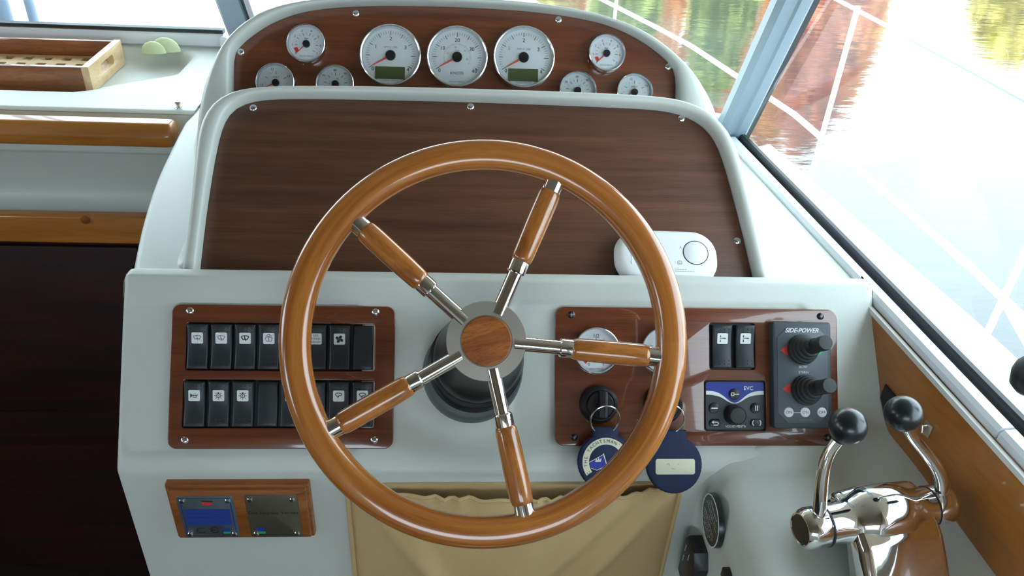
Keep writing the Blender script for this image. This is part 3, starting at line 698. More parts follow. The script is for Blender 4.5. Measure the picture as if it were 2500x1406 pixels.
# ================================================================== GAUGES
def ticks(n, a0, a1, r0, r1, every, r0b, wd, wb):
    it = []
    for k in range(n + 1):
        a = math.radians(a0 + (a1 - a0) * k / n); big = k % every == 0; q = r0b if big else r0
        it.append(('l', [(q * math.cos(a), q * math.sin(a)), (r1 * math.cos(a), r1 * math.sin(a))], wb if big else wd))
    return it
def gauge(fr, px_, py_, rpx, label, kind, group, R=None):
    c = fr.px(px_, py_, .011); cz = (CAM - fr.P(px_, py_, .007)).length
    if R is None: R = rpx / FPX * (ray(px_, py_).length and (CAM - fr.P(px_, py_, .007)).length / ray(px_, py_).length)
    t = thing('gauge', label, 'gauge', fr.sub(c.x, c.y, WP if fr is F else 0) @ Matrix.Diagonal((1, 1, 1.5, 1)), group)
    obj('bezel', lathe([(R * .97, 0), (R, .001), (R, .0075), (R * .985, .0090), (R * .955, .0095), (R * .925, .0088), (R * .905, .0070), (R * .90, .0040)], 64), 'bezel', t)
    d = obj('dial', lathe([(R * .905, .0030), (R * .905, .0042), (R * .84, .0048), (0, .0048)], 48), 'dial', t)
    z = .0050
    def pr(name, me, mat):
        if isinstance(me, list): return [obj(name, q, mat, d) for q in me]
        return obj(name, me, mat, d)
    def num(s, a, r, sz): a = math.radians(a); return xf(text(s, sz), Tr(r * math.cos(a), r * math.sin(a), z))
    lw = R * .014
    if kind in ('tach', 'speed'):
        n = 40
        pr('tick_marks', strokes(ticks(n, 210, -30, R * .71, R * .80, 5, R * .66, lw * .8, lw * 1.9), lw, z), 'inkg')
        names = ['0', '1', '2', '3', '4'] if kind == 'tach' else ['0', '10', '20', '30', '40']
        pr('numeral', [num(s, 210 - 60 * i + (8 if i == 0 else -8 if i == 4 else 0), R * (.55 if 0 < i < 4 else .72), R * .17) for i, s in enumerate(names)], 'ink')
        ms = [xf(text('RPM X 1000', R * .085), Tr(0, R * .27, z))] if kind == 'tach' else [xf(text('KNOTS', R * .13), Tr(0, -R * .52, z))]
        ms.append(xf(text('VOLVO PENTA', R * .075), Tr(0, -R * .80, z))); pr('lettering', ms, 'inkg')
        if kind == 'speed':
            pr('inner_scale', [strokes(ticks(46, 210, -30, R * .41, R * .45, 5, R * .39, lw * .5, lw * .7), lw, z)] + [num(s, a, R * .33, R * .08) for s, a in (('10', 160), ('20', 100), ('30', 40), ('40', -10))] + [xf(text('MPH', R * .07), Tr(0, R * .22, z))], 'inkg')
        else:
            l = obj('display', plate(rrect(-R * .49, -R * .76, R * .47, -R * .36, R * .01, 2), [], .0044, .0053), 'lcd', t)
        a, rl, hr = 210, R * .66, R * .165
    else:
        hr = R * .19; a, rl = 223, R * .60
        if kind == 'oil':
            pr('tick_marks', strokes(ticks(14, 222, -42, R * .50, R * .60, 2, R * .46, lw, lw * 2.2), lw, z), 'inkg')
            pr('numeral', [num(str(i), 222 - 264 / 7 * i, R * .72, R * .16) for i in (0, 1, 2, 3, 4, 5, 6, 7)] + [xf(text('bar', R * .15), Tr(0, R * .30, z))], 'ink')
            pr('warning_zone', strokes([('p', arc(0, 0, R * .68, 198, 224, 6) + arc(0, 0, R * .50, 224, 198, 6))], lw, z), 'red')
            pr('lettering', text('VOLVO PENTA', R * .12, sx=.9), 'inkg').location = (0, -R * .62, z)
        elif kind == 'volt':
            pr('tick_marks', strokes(ticks(8, 210, -30, R * .52, R * .62, 2, R * .46, lw, lw * 2.2), lw, z), 'inkg')
            pr('numeral', [num('12', 105, R * .74, R * .17), num('14', 30, R * .74, R * .17), num('10', 190, R * .74, R * .17), xf(text('VOLT', R * .14), Tr(0, R * .30, z))], 'ink'); a = 205
        elif kind == 'temp':
            pr('tick_marks', strokes(ticks(12, 210, -30, R * .52, R * .62, 2, R * .46, lw, lw * 2.2), lw, z), 'inkg')
            pr('numeral', [num('70', 145, R * .76, R * .16), num('80', 92, R * .74, R * .16), num('90', 48, R * .76, R * .16), xf(text('\u00b0C', R * .15), Tr(R * .1, R * .26, z))], 'ink'); a = 212
        else:
            pr('tick_marks', strokes(ticks(8, 225, -45, R * .55, R * .64, 2, R * .48, lw, lw * 2.2), lw, z), 'inkg')
            pr('numeral', [xf(text('1/2', R * .22), Tr(0, R * .62, z)), num('0', 242, R * .66, R * .18), num('1', 298, R * .66, R * .18), xf(text('VOLVO PENTA', R * .09), Tr(0, -R * .78, z))], 'ink')
            pr('warning_zone', strokes([('p', arc(0, 0, R * .72, 205, 232, 6) + arc(0, 0, R * .40, 232, 205, 6))], lw, z), 'red'); a = 226
    ar = math.radians(a); ca, sa = math.cos(ar), math.sin(ar); wv = R * .028
    obj('needle', mesh([(hr * .5 * ca - wv * sa * 1.4, hr * .5 * sa + wv * ca * 1.4, .0060), (hr * .5 * ca + wv * sa * 1.4, hr * .5 * sa - wv * ca * 1.4, .0060), (rl * ca + wv * sa * .5, rl * sa - wv * ca * .5, .0060), (rl * ca - wv * sa * .5, rl * sa + wv * ca * .5, .0060)] + [(hr * .5 * ca, hr * .5 * sa, .0067), (rl * ca, rl * sa, .0064)], [(0, 4, 5, 3), (1, 2, 5, 4), (2, 3, 5), (0, 1, 4), (0, 3, 2, 1)]), 'needle', t)
    obj('hub_cap', lathe([(hr, .0052), (hr, .0068), (hr * .9, .0078), (0, .0080)], 28), 'black', t)
    obj('glass', lathe([(R * .93, .0086), (R * .6, .0089), (0, .0090)], 32), 'lens', t)
gg = 'gauges under the upper hood'
gauge(G, 953, 134, 75, 'large tachometer dial with green display beside the oil pressure gauge, nearest the companionway', 'tach', gg)
gauge(G, 1116, 138, 75, 'large knots speedometer dial between the two tachometers', 'speed', gg)
gauge(G, 1279, 139, 76, 'large tachometer dial with green display, on the starboard window side', 'tach', gg)
gauge(G, 747, 106, 47, 'small oil pressure gauge with red needle on the companionway side', 'oil', gg)
gauge(G, 1482, 129, 45.5, 'small oil pressure gauge with red needle on the starboard side', 'oil', gg)
gauge(G, 672, 201, 47, 'small voltmeter half hidden by the hood, companionway side', 'volt', gg)
gauge(G, 818, 204, 46, 'small temperature gauge half hidden by the hood, companionway side', 'temp', gg)
gauge(G, 1411, 220, 46, 'small temperature gauge half hidden by the hood, starboard side', 'temp', gg)
gauge(G, 1550, 224, 45, 'small voltmeter half hidden by the hood, starboard side', 'volt', gg)
gauge(F, 1456, 856, 57, 'white fuel gauge behind the horizontal wheel spoke', 'fuel', 'fuel gauges')
gauge(F, 1620, 856, 57, 'white fuel gauge mostly hidden behind the wheel rim', 'fuel', 'fuel gauges')

# ================================================================== STEERING WHEEL
HW = .130
Wc = F.px(1187, 832, HW); WM = F.sub(Wc.x, Wc.y, HW)
Wdep = -(RW.transposed() @ (F.P(1187, 832, HW) - CAM)).z; U = Wdep / FPX           # metres per pixel at the wheel
t = thing('steering_wheel', 'round varnished wooden steering wheel with five chrome and wood spokes', 'steering wheel', WM)
RC, RT = 459.5 * U, 38 * U
na, nb = 128, 28; v, f, uvs = [], [], []
for i in range(na):
    a = 2 * PI * i / na
    for j in range(nb):
        b = 2 * PI * j / nb; cx, cz = math.cos(b), math.sin(b)
        q = 1 / (abs(cx) ** 2.35 + abs(cz) ** 2.35) ** (1 / 2.35)
        r = RC + RT * cx * q; v.append((r * math.cos(a), r * math.sin(a), RT * .92 * cz * q))
me = bpy.data.meshes.new('rim'); fs = [(i * nb + j, ((i + 1) % na) * nb + j, ((i + 1) % na) * nb + (j + 1) % nb, i * nb + (j + 1) % nb) for i in range(na) for j in range(nb)]
me.from_pydata(v, [], fs); me.update(); uvl = me.uv_layers.new(name='UVMap'); li = 0
for i in range(na):
    for j in range(nb):
        for (a, b) in ((i, j), (i + 1, j), (i + 1, j + 1), (i, j + 1)):
            uvl.data[li].uv = (a / na * 1.2, b / nb); li += 1
fix(me, 80); obj('rim', me, 'rim', t)
hub = obj('hub', lathe([(0, -.020), (.030, -.020), (.0385, -.016), (98 * U, -.010), (98 * U, .004), (96.6 * U, .0053), (64 * U, .0056), (62 * U, .0050), (0, .0050)], 96, 30), 'hubface', t)
ins = lathe([(61 * U, .0040), (61 * U, .0056), (59 * U, .0066), (30 * U, .0072), (0, .0074)], 64); obj('wood_insert', ins, 'insert', hub).rotation_euler = (0, 0, math.radians(17))
rod = lathe([(18.5 * U, 70 * U), (18.5 * U, 98 * U), (18 * U, 140 * U), (18 * U, 188 * U)], 28)
col = lathe([(16 * U, 180 * U), (21 * U, 181 * U), (23.5 * U, 184 * U), (23.5 * U, 210 * U), (22.5 * U, 213 * U), (20 * U, 214 * U)], 28)
han = lathe([(18 * U, 210 * U), (24 * U, 213 * U), (26.5 * U, 220 * U), (27.5 * U, 232 * U), (28.5 * U, 270 * U), (29 * U, 320 * U), (29 * U, 370 * U), (28.2 * U, 392 * U), (26 * U, 401 * U), (22 * U, 404 * U)], 32, 60)
fer = lathe([(20 * U, 401 * U), (24.5 * U, 402 * U), (24.5 * U, 440 * U), (10 * U, 440 * U)], 28)
def turn(m): return xf(m, Matrix.Rotation(PI / 2, 4, 'Y'))      # axis z -> x
rod, col, han, fer = turn(rod), turn(col), turn(han), turn(fer)
for k in range(5):
    s = obj('spoke', rod, 'chrome', t); s.rotation_euler = (0, 0, math.radians(67.2 + 72 * k - 1.0 * (k in (1, 2))))
    obj('collar', col, 'chrome', s); obj('handle', han, 'handle', s); obj('ferrule', fer, 'chrome', s)
# column: grey flange on the fascia, black ribbed boot leaning up to the hub
fl0 = F.px(1152, 912, 0)
cs = thing('steering_column', 'grey flange and ribbed black boot behind the steering wheel hub', 'steering column', F.sub(fl0.x, fl0.y, 0))
def ringoff(lst):
    o = []
    for x, y, w_ in lst: q = F.px(x, y, w_); o.append((q.x - fl0.x, q.y - fl0.y))
    return o
g_ = [(1152, 912, -.001), (1153, 910, .004), (1157, 902, .022), (1158, 900, .024), (1158, 900, .024)]
obj('flange', lathe([(.0560, -.001), (.0560, .004), (.0545, .022), (.0530, .024), (.03, .024)], 56, 40, ringoff(g_)), 'grey', cs)
k_ = [(1160, 893, .023), (1163, 884, .032), (1163, 884, .033), (1166, 877, .041), (1166, 877, .042), (1169, 869, .051), (1171, 864, .056), (1174, 856, .066), (1179, 844, .088), (1184, 836, .108), (1186, 834, .1105)]
obj('boot', lathe([(.0520, .023), (.0520, .032), (.0500, .033), (.0505, .041), (.0480, .042), (.0485, .051), (.0465, .056), (.0430, .066), (.0380, .088), (.0330, .108), (.0, .1105)], 56, 40, ringoff(k_)), 'gloss', cs)

# ================================================================== ENGINE CONTROL DISPLAY (inset in the control panel)
cx, cy = (S4[0] + S4[2]) / 2, (S4[1] + S4[3]) / 2
t = thing('engine_control_unit', 'small black control unit with blue header lettered EVC and a round knob', 'control unit', F.sub(cx, cy, 0))
hw, hh = (S4[2] - S4[0]) / 2 * .955, (S4[3] - S4[1]) / 2 * .95
obj('body', solid(rrect(-hw, -hh, hw, hh, .003, 4), -.002, .0012, .0006), 'dgrey', t)
def ev(x, y): q = F.px(x, y, .0015); return (q.x - cx, q.y - cy)
def curvey(u): return hh * (.62 - .50 * math.exp(-((u + .02) / .42) ** 2))
us = [-1 + 2 * k / 40 for k in range(41)]
hdr = obj('blue_header', strokes([('p', [(u * hw * .985, curvey(u)) for u in us] + [(hw * .985, hh * .92), (hw * .93, hh * .975), (-hw * .93, hh * .975), (-hw * .985, hh * .92)])], 0, .0014), 'blue', t)
def th(u): return hh * (.03 + .13 * min(1, abs(u + .02) * 1.6))
obj('white_swoosh', strokes([('p', [(u * hw * .985, curvey(u)) for u in us] + [(u * hw * .985, curvey(u) - th(u)) for u in reversed(us)])], 0, .0015), 'white', t)
q = ev(1827, 948); obj('lettering', text('EVC', .0062, bold=0.01), 'white', hdr).location = (*q, .0018)
def button(x, y, rx, ry, items, tx=None):
    q = ev(x, y); m = F.px(x + 1, y, 0) - F.px(x, y, 0); u = m.length
    b = obj('button', solid(circ(0, 0, rx * u, 28, ry * u) if rx == ry else rrect(-rx * u, -ry * u, rx * u, ry * u, ry * u * .9, 6), .0008, .0034, .0008), 'black', t); b.location = (*q, 0)
    if items: obj('symbol', strokes(items, .0011, .0036, rx * u), 'white', b)
button(1793, 962, 13, 13, [('l', [(-.1, 0), (.75, 0)]), ('l', [(-.65, -.25), (-.2, -.25), (-.2, .25), (-.65, .25), (-.65, -.25)])])
button(1743, 996, 12.5, 12.5, [('l', [(-.6, 0), (.6, 0)], .0013)])
button(1845, 996, 12.5, 12.5, [('l', [(-.15, -.5), (-.15, .5)], .0012), ('l', [(.2, -.5), (.2, .5)], .0012)])
button(1745, 1033, 14, 9, [('l', [(-.3, .2), (.4, .2), (.55, 0), (.4, -.3), (-.3, -.3)]), ('p', [(-.25, .5), (-.65, .2), (-.25, -.1)])])
button(1846, 1032, 14, 9, [('l', [(-.5, .45), (-.7, .2), (-.7, -.2), (-.5, -.45)]), ('l', [(.5, .45), (.7, .2), (.7, -.2), (.5, -.45)])])
q = ev(1790, 1012); kb = obj('knob', lathe([(.0112, .001), (.0118, .003), (.0112, .006), (.0108, .014), (.0100, .0165), (.0085, .0178), (0, .0182)], 40), 'black', t); kb.location = (*q, 0)
obj('knob_cap', lathe([(.0088, .0179), (.0075, .0184), (0, .0186)], 32), 'joy', kb)
q = ev(1796, 1041); obj('maker_lettering', text('VOLVO PENTA', .0036, bold=.01), 'white', t).location = (*q, .0016)

# ================================================================== THRUSTER PANEL
WB = .0150
c4 = [F.px(*p, WB) for p in ((1884, 786), (2026, 786), (2036, 1046), (1892, 1047))]
x0, x1, y0, y1 = (c4[0].x + c4[3].x) / 2, (c4[1].x + c4[2].x) / 2, (c4[2].y + c4[3].y) / 2, (c4[0].y + c4[1].y) / 2
cx, cy, hw, hh = (x0 + x1) / 2, (y0 + y1) / 2, (x1 - x0) / 2, (y1 - y0) / 2
t = thing('thruster_panel', 'dark grey thruster control box with two joysticks, lettered SIDE-POWER', 'control box', F.sub(cx, cy, WP))
obj('housing', solid(rrect(-hw, -hh, hw, hh, .0035, 5), 0, WB - WP, .0022), 'dgrey', t)
hx, hy, c_ = hw * .86, hh * .90, hw * .34; zf = WB - WP
fp = obj('faceplate', solid([(-hx + c_, hy), (hx - c_, hy), (hx, hy - c_), (hx, -hy + c_), (hx - c_, -hy), (-hx + c_, -hy), (-hx, -hy + c_), (-hx, hy - c_)], zf - .001, zf + .0006, .0003), 'face', t)
zf += .0008
def tp(x, y): q = F.px(x, y, WP + zf); return q.x - cx, q.y - cy
obj('title', text('SIDE-POWER', .0070, shear=.35, bold=.02, sx=.98), 'white', fp).location = (*tp(1957, 807), zf)
obj('bow_lettering', text('BOW', .0040), 'white', fp).location = (*tp(1961, 896), zf)
obj('stern_lettering', text('STERN', .0040), 'white', fp).location = (*tp(1962, 909), zf)
obj('maker_lettering', text('THRUSTERS', .0030), 'inkg', fp).location = (*tp(1967, 1026), zf)
jp = lathe([(.0172, 0), (.0176, .003), (.0170, .006), (.0160, .0065), (.0158, .010), (.0150, .0115), (.0138, .012), (.0136, .016), (.0126, .0175), (.0114, .018), (.0110, .022), (.0100, .0235), (.0086, .024), (.0084, .034)], 36)
jt = lathe([(.0078, .030), (.0078, .046), (.0083, .047), (.0085, .058), (.0078, .0605), (0, .0612)], 32)
for (bx_, by_) in ((1957, 854), (1966, 953)):
    p0 = tp(bx_, by_); j = obj('joystick', jp, 'joy', t); j.matrix_local = Tr(*p0, zf) @ Matrix.Rotation(math.radians(-9), 4, 'X') @ Matrix.Rotation(math.radians(3), 4, 'Y')
    obj('stick', xf(jt, Matrix.Scale(.92, 4, (0, 0, 1))), 'joy', j)
for yy in (855, 949):
    dx = 0 if yy < 900 else 5
    a = [tp(1905 + dx, yy), tp(1924 + dx, yy - 14), tp(1924 + dx, yy + 14)]; obj('red_arrow', strokes([('p', a)], 0, zf), 'red', fp)
    a = [tp(2012 + dx, yy + 2), tp(1992 + dx, yy - 13), tp(1992 + dx, yy + 17)]; obj('green_arrow', strokes([('p', a)], 0, zf), 'green', fp)
for x, s in ((1926, 'ON'), (1966, 'ON'), (2007, 'OFF')):
    b = obj('button', lathe([(.0056, 0), (.0055, .0005), (.0050, .0008), (0, .0009)], 28), 'white', t); b.location = (*tp(x, 1006.5), zf - .0003)
    obj('lettering', text(s, .0046, .0010), 'ink', b)
obj('button_link', strokes([('l', [tp(1938, 1007), tp(1954, 1007)], .0005)], 0, zf), 'white', fp)

# ================================================================== IGNITION KEYS AND FLOATING FOBS
def keyset(px_, py_, lab1, lab2, fx, fy, front):
    c = F.px(px_, py_, .012); m = (F.px(px_ + 1, py_, .012) - F.px(px_, py_, .012)).length
    t = thing('ignition_switch', lab1, 'ignition switch', F.sub(c.x, c.y, WP), 'ignition switches'); R = 47 * m
    obj('collar', lathe([(R, 0), (R, .006), (R * .94, .010), (R * .80, .0135), (R * .76, .0135), (R * .74, .011), (0, .011)], 48), 'black', t)
    obj('knob', lathe([(R * .70, .010), (R * .69, .0165), (R * .64, .018), (0, .0182)], 40), 'black', t)
    gp = obj('grip', box(-.0035, .0060, -R * .62, R * .74, .017, .0285, .0018), 'black', t)
    obj('grip_edge', box(.0030, .0046, -R * .55, R * .70, .0283, .0289), 'dgrey', gp)
    # ring and fob
    rc = F.px(px_ + 13, 1025, .028); fc = F.px(fx, fy, .018); u = (F.px(fx + 1, fy, .018) - F.px(fx, fy, .018)).length
    k = thing('key_fob', lab2, 'key fob', F.sub(fc.x, fc.y, .012), 'key fobs')
    dx, dy = rc.x - fc.x, rc.y - fc.y
    R2 = 35 * u
    obj('split_ring', tube([(dx + R2 * math.cos(2 * PI * i / 40), dy + R2 * math.sin(2 * PI * i / 40), .0165 + .010 * math.sin(2 * PI * i / 40)) for i in range(40)], .0009, 8, closed=True), 'steel', k)
    r = 66.5 * u; pts = []
    for i in range(57):
        a = math.radians(62 - i * (304 / 56) ); pts.append((r * math.cos(a), r * math.sin(a)))
    nk_, top = 30 * u, 82 * u
    pts = [(nk_, top)] + [(nk_ * 1.02, r * 1.10)] + pts + [(-nk_ * 1.02, r * 1.10), (-nk_, top)]
    pad = obj('fob_body', solid(pts, .0018, .0098, .0026), 'navy', k)
    st = [(1.005 * r * math.cos(math.radians(a)), 1.005 * r * math.sin(math.radians(a)), .0058) for a in range(62, -243, -4)]
    obj('stitching', tube([(p[0] * (1 + .008 * (i % 2)), p[1] * (1 + .008 * (i % 2)), p[2]) for i, p in enumerate(st)], .0007, 6), 'navy', pad)
    z = .0101
    if front:
        ring = [('p', arc(0, 0, r * .86, 215 - 5 * i, 210 - 5 * i, 2) + arc(0, 0, r * .62, 210 - 5 * i, 215 - 5 * i, 2)) for i in range(50)]
        badge = obj('printed_ring', strokes(ring, 0, z), 'cream', pad)
        ms = []
        for i, ch in enumerate("THE YACHTSMAN'S"):
            a = 190 - i * 10.6; ms.append(xf(text(ch, r * .17), Rz(math.radians(a - 90)) @ Tr(0, r * .74, z + .0002)))
        obj('ring_lettering', join(ms), 'navy', badge)
        obj('letter', xf(text('C', r * .17), Rz(math.radians(212 - 90)) @ Tr(0, r * .74, z + .0002)), 'navy', badge)
        fl = [('p', [(-.62, -.02), (-.10, .26), (-.02, -.16), (-.34, -.30), (-.55, -.22)])]
        fl2 = [('p', [(.42, .30), (.10, .02), (.16, -.12), (.46, .12)])]
        obj('pennant', join([strokes(fl, 0, z, r)]), 'blue', badge); obj('second_pennant', join([strokes(fl2, 0, z, r)]), 'blue', badge)
        ln = [('l', [(-.10, .30), (.14, -.50)]), ('l', [(.42, .34), (-.02, -.44)]), ('l', [(-.62, -.02), (-.10, .26)], r * .02), ('l', [(-.55, -.22), (-.34, -.30), (-.02, -.16)], r * .02)]
        obj('pennant_lines', strokes(ln, r * .035, z + .0001, r), 'cream', badge)
        cr_ = [('p', [(-.40, .0), (-.36, .13), (-.31, .05), (-.27, .17), (-.23, .06), (-.17, .15), (-.19, .01)])]
        obj('crown', strokes(cr_, 0, z + .0002, r), 'cream', badge)
    else:
        q = [(-.70, .16), (.66, .20)]
        l = obj('label_patch', solid(rrect(-r * .70, -r * .33, r * .74, r * .22, r * .08, 4), .0095, .0103, .0002), 'cream', pad)
        obj('faded_marks', strokes([('l', [(-.3, .02), (-.22, .06), (-.2, -.02)], r * .02), ('l', [(-.12, -.12), (0, -.14)], r * .015), ('l', [(.1, .02), (.16, .05)], r * .015)], 0, .0105, r), 'inkg', l)
keyset(1464, 988, 'black ignition key switch under the spoke-covered fuel gauge', 'round navy key fob printed THE YACHTSMAN\'S with pennants', 1478, 1126, True)
keyset(1622, 988, 'black ignition key switch half hidden by the wheel rim', 'round navy key fob with a blank cream label', 1645, 1134, False)

# ================================================================== LOWER FACE: PLAQUE, POUCH
c4 = [L.px(*p, .010) for p in ((403, 1187), (757, 1185), (765, 1310), (430, 1317))]
x0, x1, y0, y1 = (c4[0].x + c4[3].x) / 2, (c4[1].x + c4[2].x) / 2, (c4[2].y + c4[3].y) / 2, (c4[0].y + c4[1].y) / 2
cx, cy, hw, hh = (x0 + x1) / 2, (y0 + y1) / 2, (x1 - x0) / 2, (y1 - y0) / 2
t = thing('builder_plaque', 'small wooden plaque with two engraved metal plates on the lower console', 'plaque', L.sub(cx, cy, 0))
bd = obj('backing_board', solid(rrect(-hw, -hh, hw, hh, .002, 3), 0, .0085, .0022), 'plaquewood', t)
obj('raised_field', solid(rrect(-hw + .003, -hh + .003, hw - .003, hh - .0045, .002, 3), .008, .0125, .0022), 'plaquewood', t)
def plq(p, w_=.013): q = L.px(*p, w_); return q.x - cx, q.y - cy
for k, (a, b, mat, nm) in enumerate((((424, 1214), (588, 1311), 'plate', 'blue and silver engraved plate marked CE'), ((593, 1211), (742, 1310), 'plate2', 'dull brass plate engraved Det Norske Veritas'))):
    (ax, ay), (bx_, by_) = plq(a), plq(b); w2, h2 = (bx_ - ax) / 2 - .001, (ay - by_) / 2; mx, my = (ax + bx_) / 2 + (.001 if k == 0 else 0), (ay + by_) / 2 + .001
    pl = obj('metal_plate', solid(rrect(-w2, -h2, w2, h2, .003, 4), .012, .0134, .0004), mat, t, nm); pl.location = (mx, my, 0); z = .0136
    for sx in (-1, 1):
        for sy in (-1, 1):
            s = obj('screw', lathe([(.0034, 0), (.0033, .0010), (.0022, .0022), (0, .0026)], 18), 'steel', pl); s.location = (sx * (w2 - .006), sy * (h2 - .006), z - .0002)
    pr = lambda n_, items, mat, wd=.0005: obj(n_, strokes(items, wd, z), mat, pl)
    if k == 0:
        pr('border', [('l', [(-w2 * .88, -h2 * .94), (-w2 * .88, h2 * .94)], .0010)], 'blue'); pr('border', [('l', [(w2 * .88, -h2 * .94), (w2 * .88, h2 * .94)], .0010)], 'blue')
        pr('border', [('l', [(-w2 * .88, h2 * .93), (w2 * .88, h2 * .93)], .0006)], 'blue')
        for i, yy in enumerate((.30, .10, -.10, -.30)):
            pr('blue_field', [('p', [(-w2 * .80, (yy - .085) * h2), (w2 * .80, (yy - .085) * h2), (w2 * .80, (yy + .095) * h2), (-w2 * .80, (yy + .095) * h2)])], 'skyblue')
        pr('emblem', [('p', [(-.12 * w2, h2 * .76), (.26 * w2, h2 * .72), (.22 * w2, h2 * .62), (-.12 * w2, h2 * .60)])], 'red')
        pr('emblem_band', [('p', [(-.12 * w2, h2 * .82), (.28 * w2, h2 * .80), (.26 * w2, h2 * .74), (-.12 * w2, h2 * .77)])], 'ink')
        pr('small_print', [('l', [(-.52 * w2 + i * w2 * .115, h2 * .49), (-.52 * w2 + (i + .7) * w2 * .115, h2 * .49)], .0007) for i in range(11)], 'inkg')
        obj('ce_mark', text('C \u0404', .0135, sx=1.15), 'ink', pl).location = (-w2 * .14, -h2 * .66, z)
        pr('registry_mark', [('p', [(w2 * .42, -h2 * .72), (w2 * .68, -h2 * .72), (w2 * .68, -h2 * .54), (w2 * .42, -h2 * .54)])], 'skyblue'); pr('registry_mark', [('p', [(w2 * .42, -h2 * .82), (w2 * .68, -h2 * .82), (w2 * .68, -h2 * .73), (w2 * .42, -h2 * .73)])], 'green')
    else:
        obj('engraving', text('Det Norske Veritas', .0066, sx=1.05), 'ink', pl).location = (0, h2 * .18, z)
        pr('small_print', [('l', [(-.5 * w2 + i * w2 * .1, h2 * .02), (-.5 * w2 + (i + .6) * w2 * .1, h2 * .02)], .0005) for i in range(10)], 'inkg')
        pr('registry_mark', [('p', [(-w2 * .74, -h2 * .72), (-w2 * .44, -h2 * .72), (-w2 * .44, -h2 * .52), (-w2 * .74, -h2 * .52)])], 'skyblue'); pr('registry_mark', [('p', [(-w2 * .68, -h2 * .84), (-w2 * .42, -h2 * .84), (-w2 * .42, -h2 * .73), (-w2 * .68, -h2 * .73)])], 'green')

# canvas pouch
a, b = L.px(848, 1181, .003), L.px(1662, 1181, .003); xa, xb, zt = a.x, b.x, (a.y + b.y) / 2; zb = .80
t = thing('canvas_pouch', 'beige canvas pouch hanging below the steering wheel', 'pouch', Matrix.Translation((0, 0, 0)))
YP = PB.y
bk = mesh([(x, YP - d, z) for d in (.0005, .004) for x, z in ((xa, zt), (xb, zt), (xb, zb), (xa, zb))], [(0, 1, 2, 3), (4, 5, 6, 7), (0, 1, 5, 4), (1, 2, 6, 5), (2, 3, 7, 6), (3, 0, 4, 7)])
obj('back_panel', bk, 'canvas', t)
zl, zc, zr = L.px(862, 1218, .02).y, L.px(1250, 1249, .04).y, L.px(1655, 1206, .02).y
def pocket(i, j):
    u = i / 70; s = j / 44; x = xa + (xb - xa) * u
    sag = zl + (zr - zl) * u; mid = zc - (zl + zr) / 2; ztop = sag + mid * (math.sin(PI * u) ** .55) + .0012 * math.sin(u * 60) * math.sin(PI * u)
    z = ztop + (zb - ztop) * s
    blg = .036 * (math.sin(PI * u) ** .6) * (.72 + .28 * math.sin(PI * min(1, s * 1.1)))
    fold = 0
    for (u0, k, wd, amp) in ((.05, .42, .035, .007), (.13, .30, .03, .006), (.97, -.55, .05, .010), (.84, -.62, .05, .009), (.70, -.50, .05, .006), (.55, -.15, .06, .003)):
        c = u0 + k * s; fold += 1.7 * amp * math.exp(-((u - c) / wd) ** 2) * (.25 + .75 * math.sin(PI * min(1, .12 + s * .8)))
    gath = 0.0028 * math.sin(u * 75 + 3 * math.sin(u * 21)) * math.exp(-s * 14)
    lip = -.004 * math.exp(-(s / .03) ** 2)
    e = min(1, min(u, 1 - u) / .03)
    return (x, YP - .0045 - (blg + (fold - .004 + gath) * math.sin(PI * u) ** .4 + lip) * e ** .5, z)
obj('pocket_front', grid(71, 45, pocket, 80), 'canvas', t)
obj('hem', tube([Vector(pocket(i, 0)) for i in range(71)], .0022, 8), 'canvas', t)
for i in (0, 70): obj('piping', tube([Vector(pocket(i, j)) + Vector((0, -.002, 0)) for j in range(0, 45, 2)], .0030, 8), 'canvas', t)
q = L.px(1620, 1213, .006); sn = obj('snap_stud', lathe([(.0045, 0), (.0045, .001), (.003, .002), (.0032, .004), (0, .005)], 18), 'steel', t); sn.matrix_local = Matrix.Translation((q.x, YP - .0045, q.y)) @ Matrix.Rotation(PI / 2, 4, 'X')

# ================================================================== THROTTLE POD FITTINGS
PX = .2955
nX = Vector((1, 0, 0))
def podface(x, y): return on(x, y, Vector((PX, 0, 0)), nX)
c = podface(1748, 1270)
t = thing('round_label', 'black round plate with white print on the pod side below the control panel', 'label plate', basis(c, (0, -1, 0), (0, 0, 1), (-1, 0, 0)))
Rr = .030
obj('disc', lathe([(Rr, 0), (Rr, .0055), (Rr * .985, .0065), (0, .0065)], 56), 'gloss', t)
obj('white_border', lathe([(Rr * .985, .0064), (Rr * .985, .0068), (Rr * .94, .0068), (Rr * .94, .0064)], 56), 'white', t)
rnd = random.Random(3); pr_ = []
for i, (yy, hl) in enumerate(((.6, .5), (.38, .7), (.22, .8), (.02, .25), (-.18, .8), (-.34, .8), (-.52, .65), (-.68, .45))):
    for s_ in range(int(hl * 22)):
        x = -hl + 2 * hl * s_ / (hl * 22); pr_.append(('l', [(x * Rr * .9, yy * Rr), ((x + rnd.uniform(.03, .075)) * Rr * .9, yy * Rr)], Rr * (.11 if i == 0 else .05)))
pm_ = obj('small_print', strokes(pr_, .001, .0067), 'chart', t); pm_.rotation_euler = (0, 0, math.radians(-8)); pm_['kind'] = 'stuff'
c0, c1 = podface(1700, 1310), podface(1745, 1390)
o_ = podface(1712, 1365)
t = thing('stop_switch_box', 'small black switch box on the pod side below the round label', 'switch box', basis(Vector((PX, o_.y, o_.z)), (0, -1, 0), (0, 0, 1), (-1, 0, 0)))
obj('case', solid([(-.022, -.045), (.024, -.045), (.024, .010), (.012, .026), (-.014, .026), (-.022, .012)], 0, .017, .003), 'black', t)
for k, (x, y) in enumerate(((-.012, .006), (.002, .006), (-.012, -.012))):
    obj('print_mark', box(x - .0006, x + .0006, y - .005, y + .005, .0168, .0173), 'white', t)
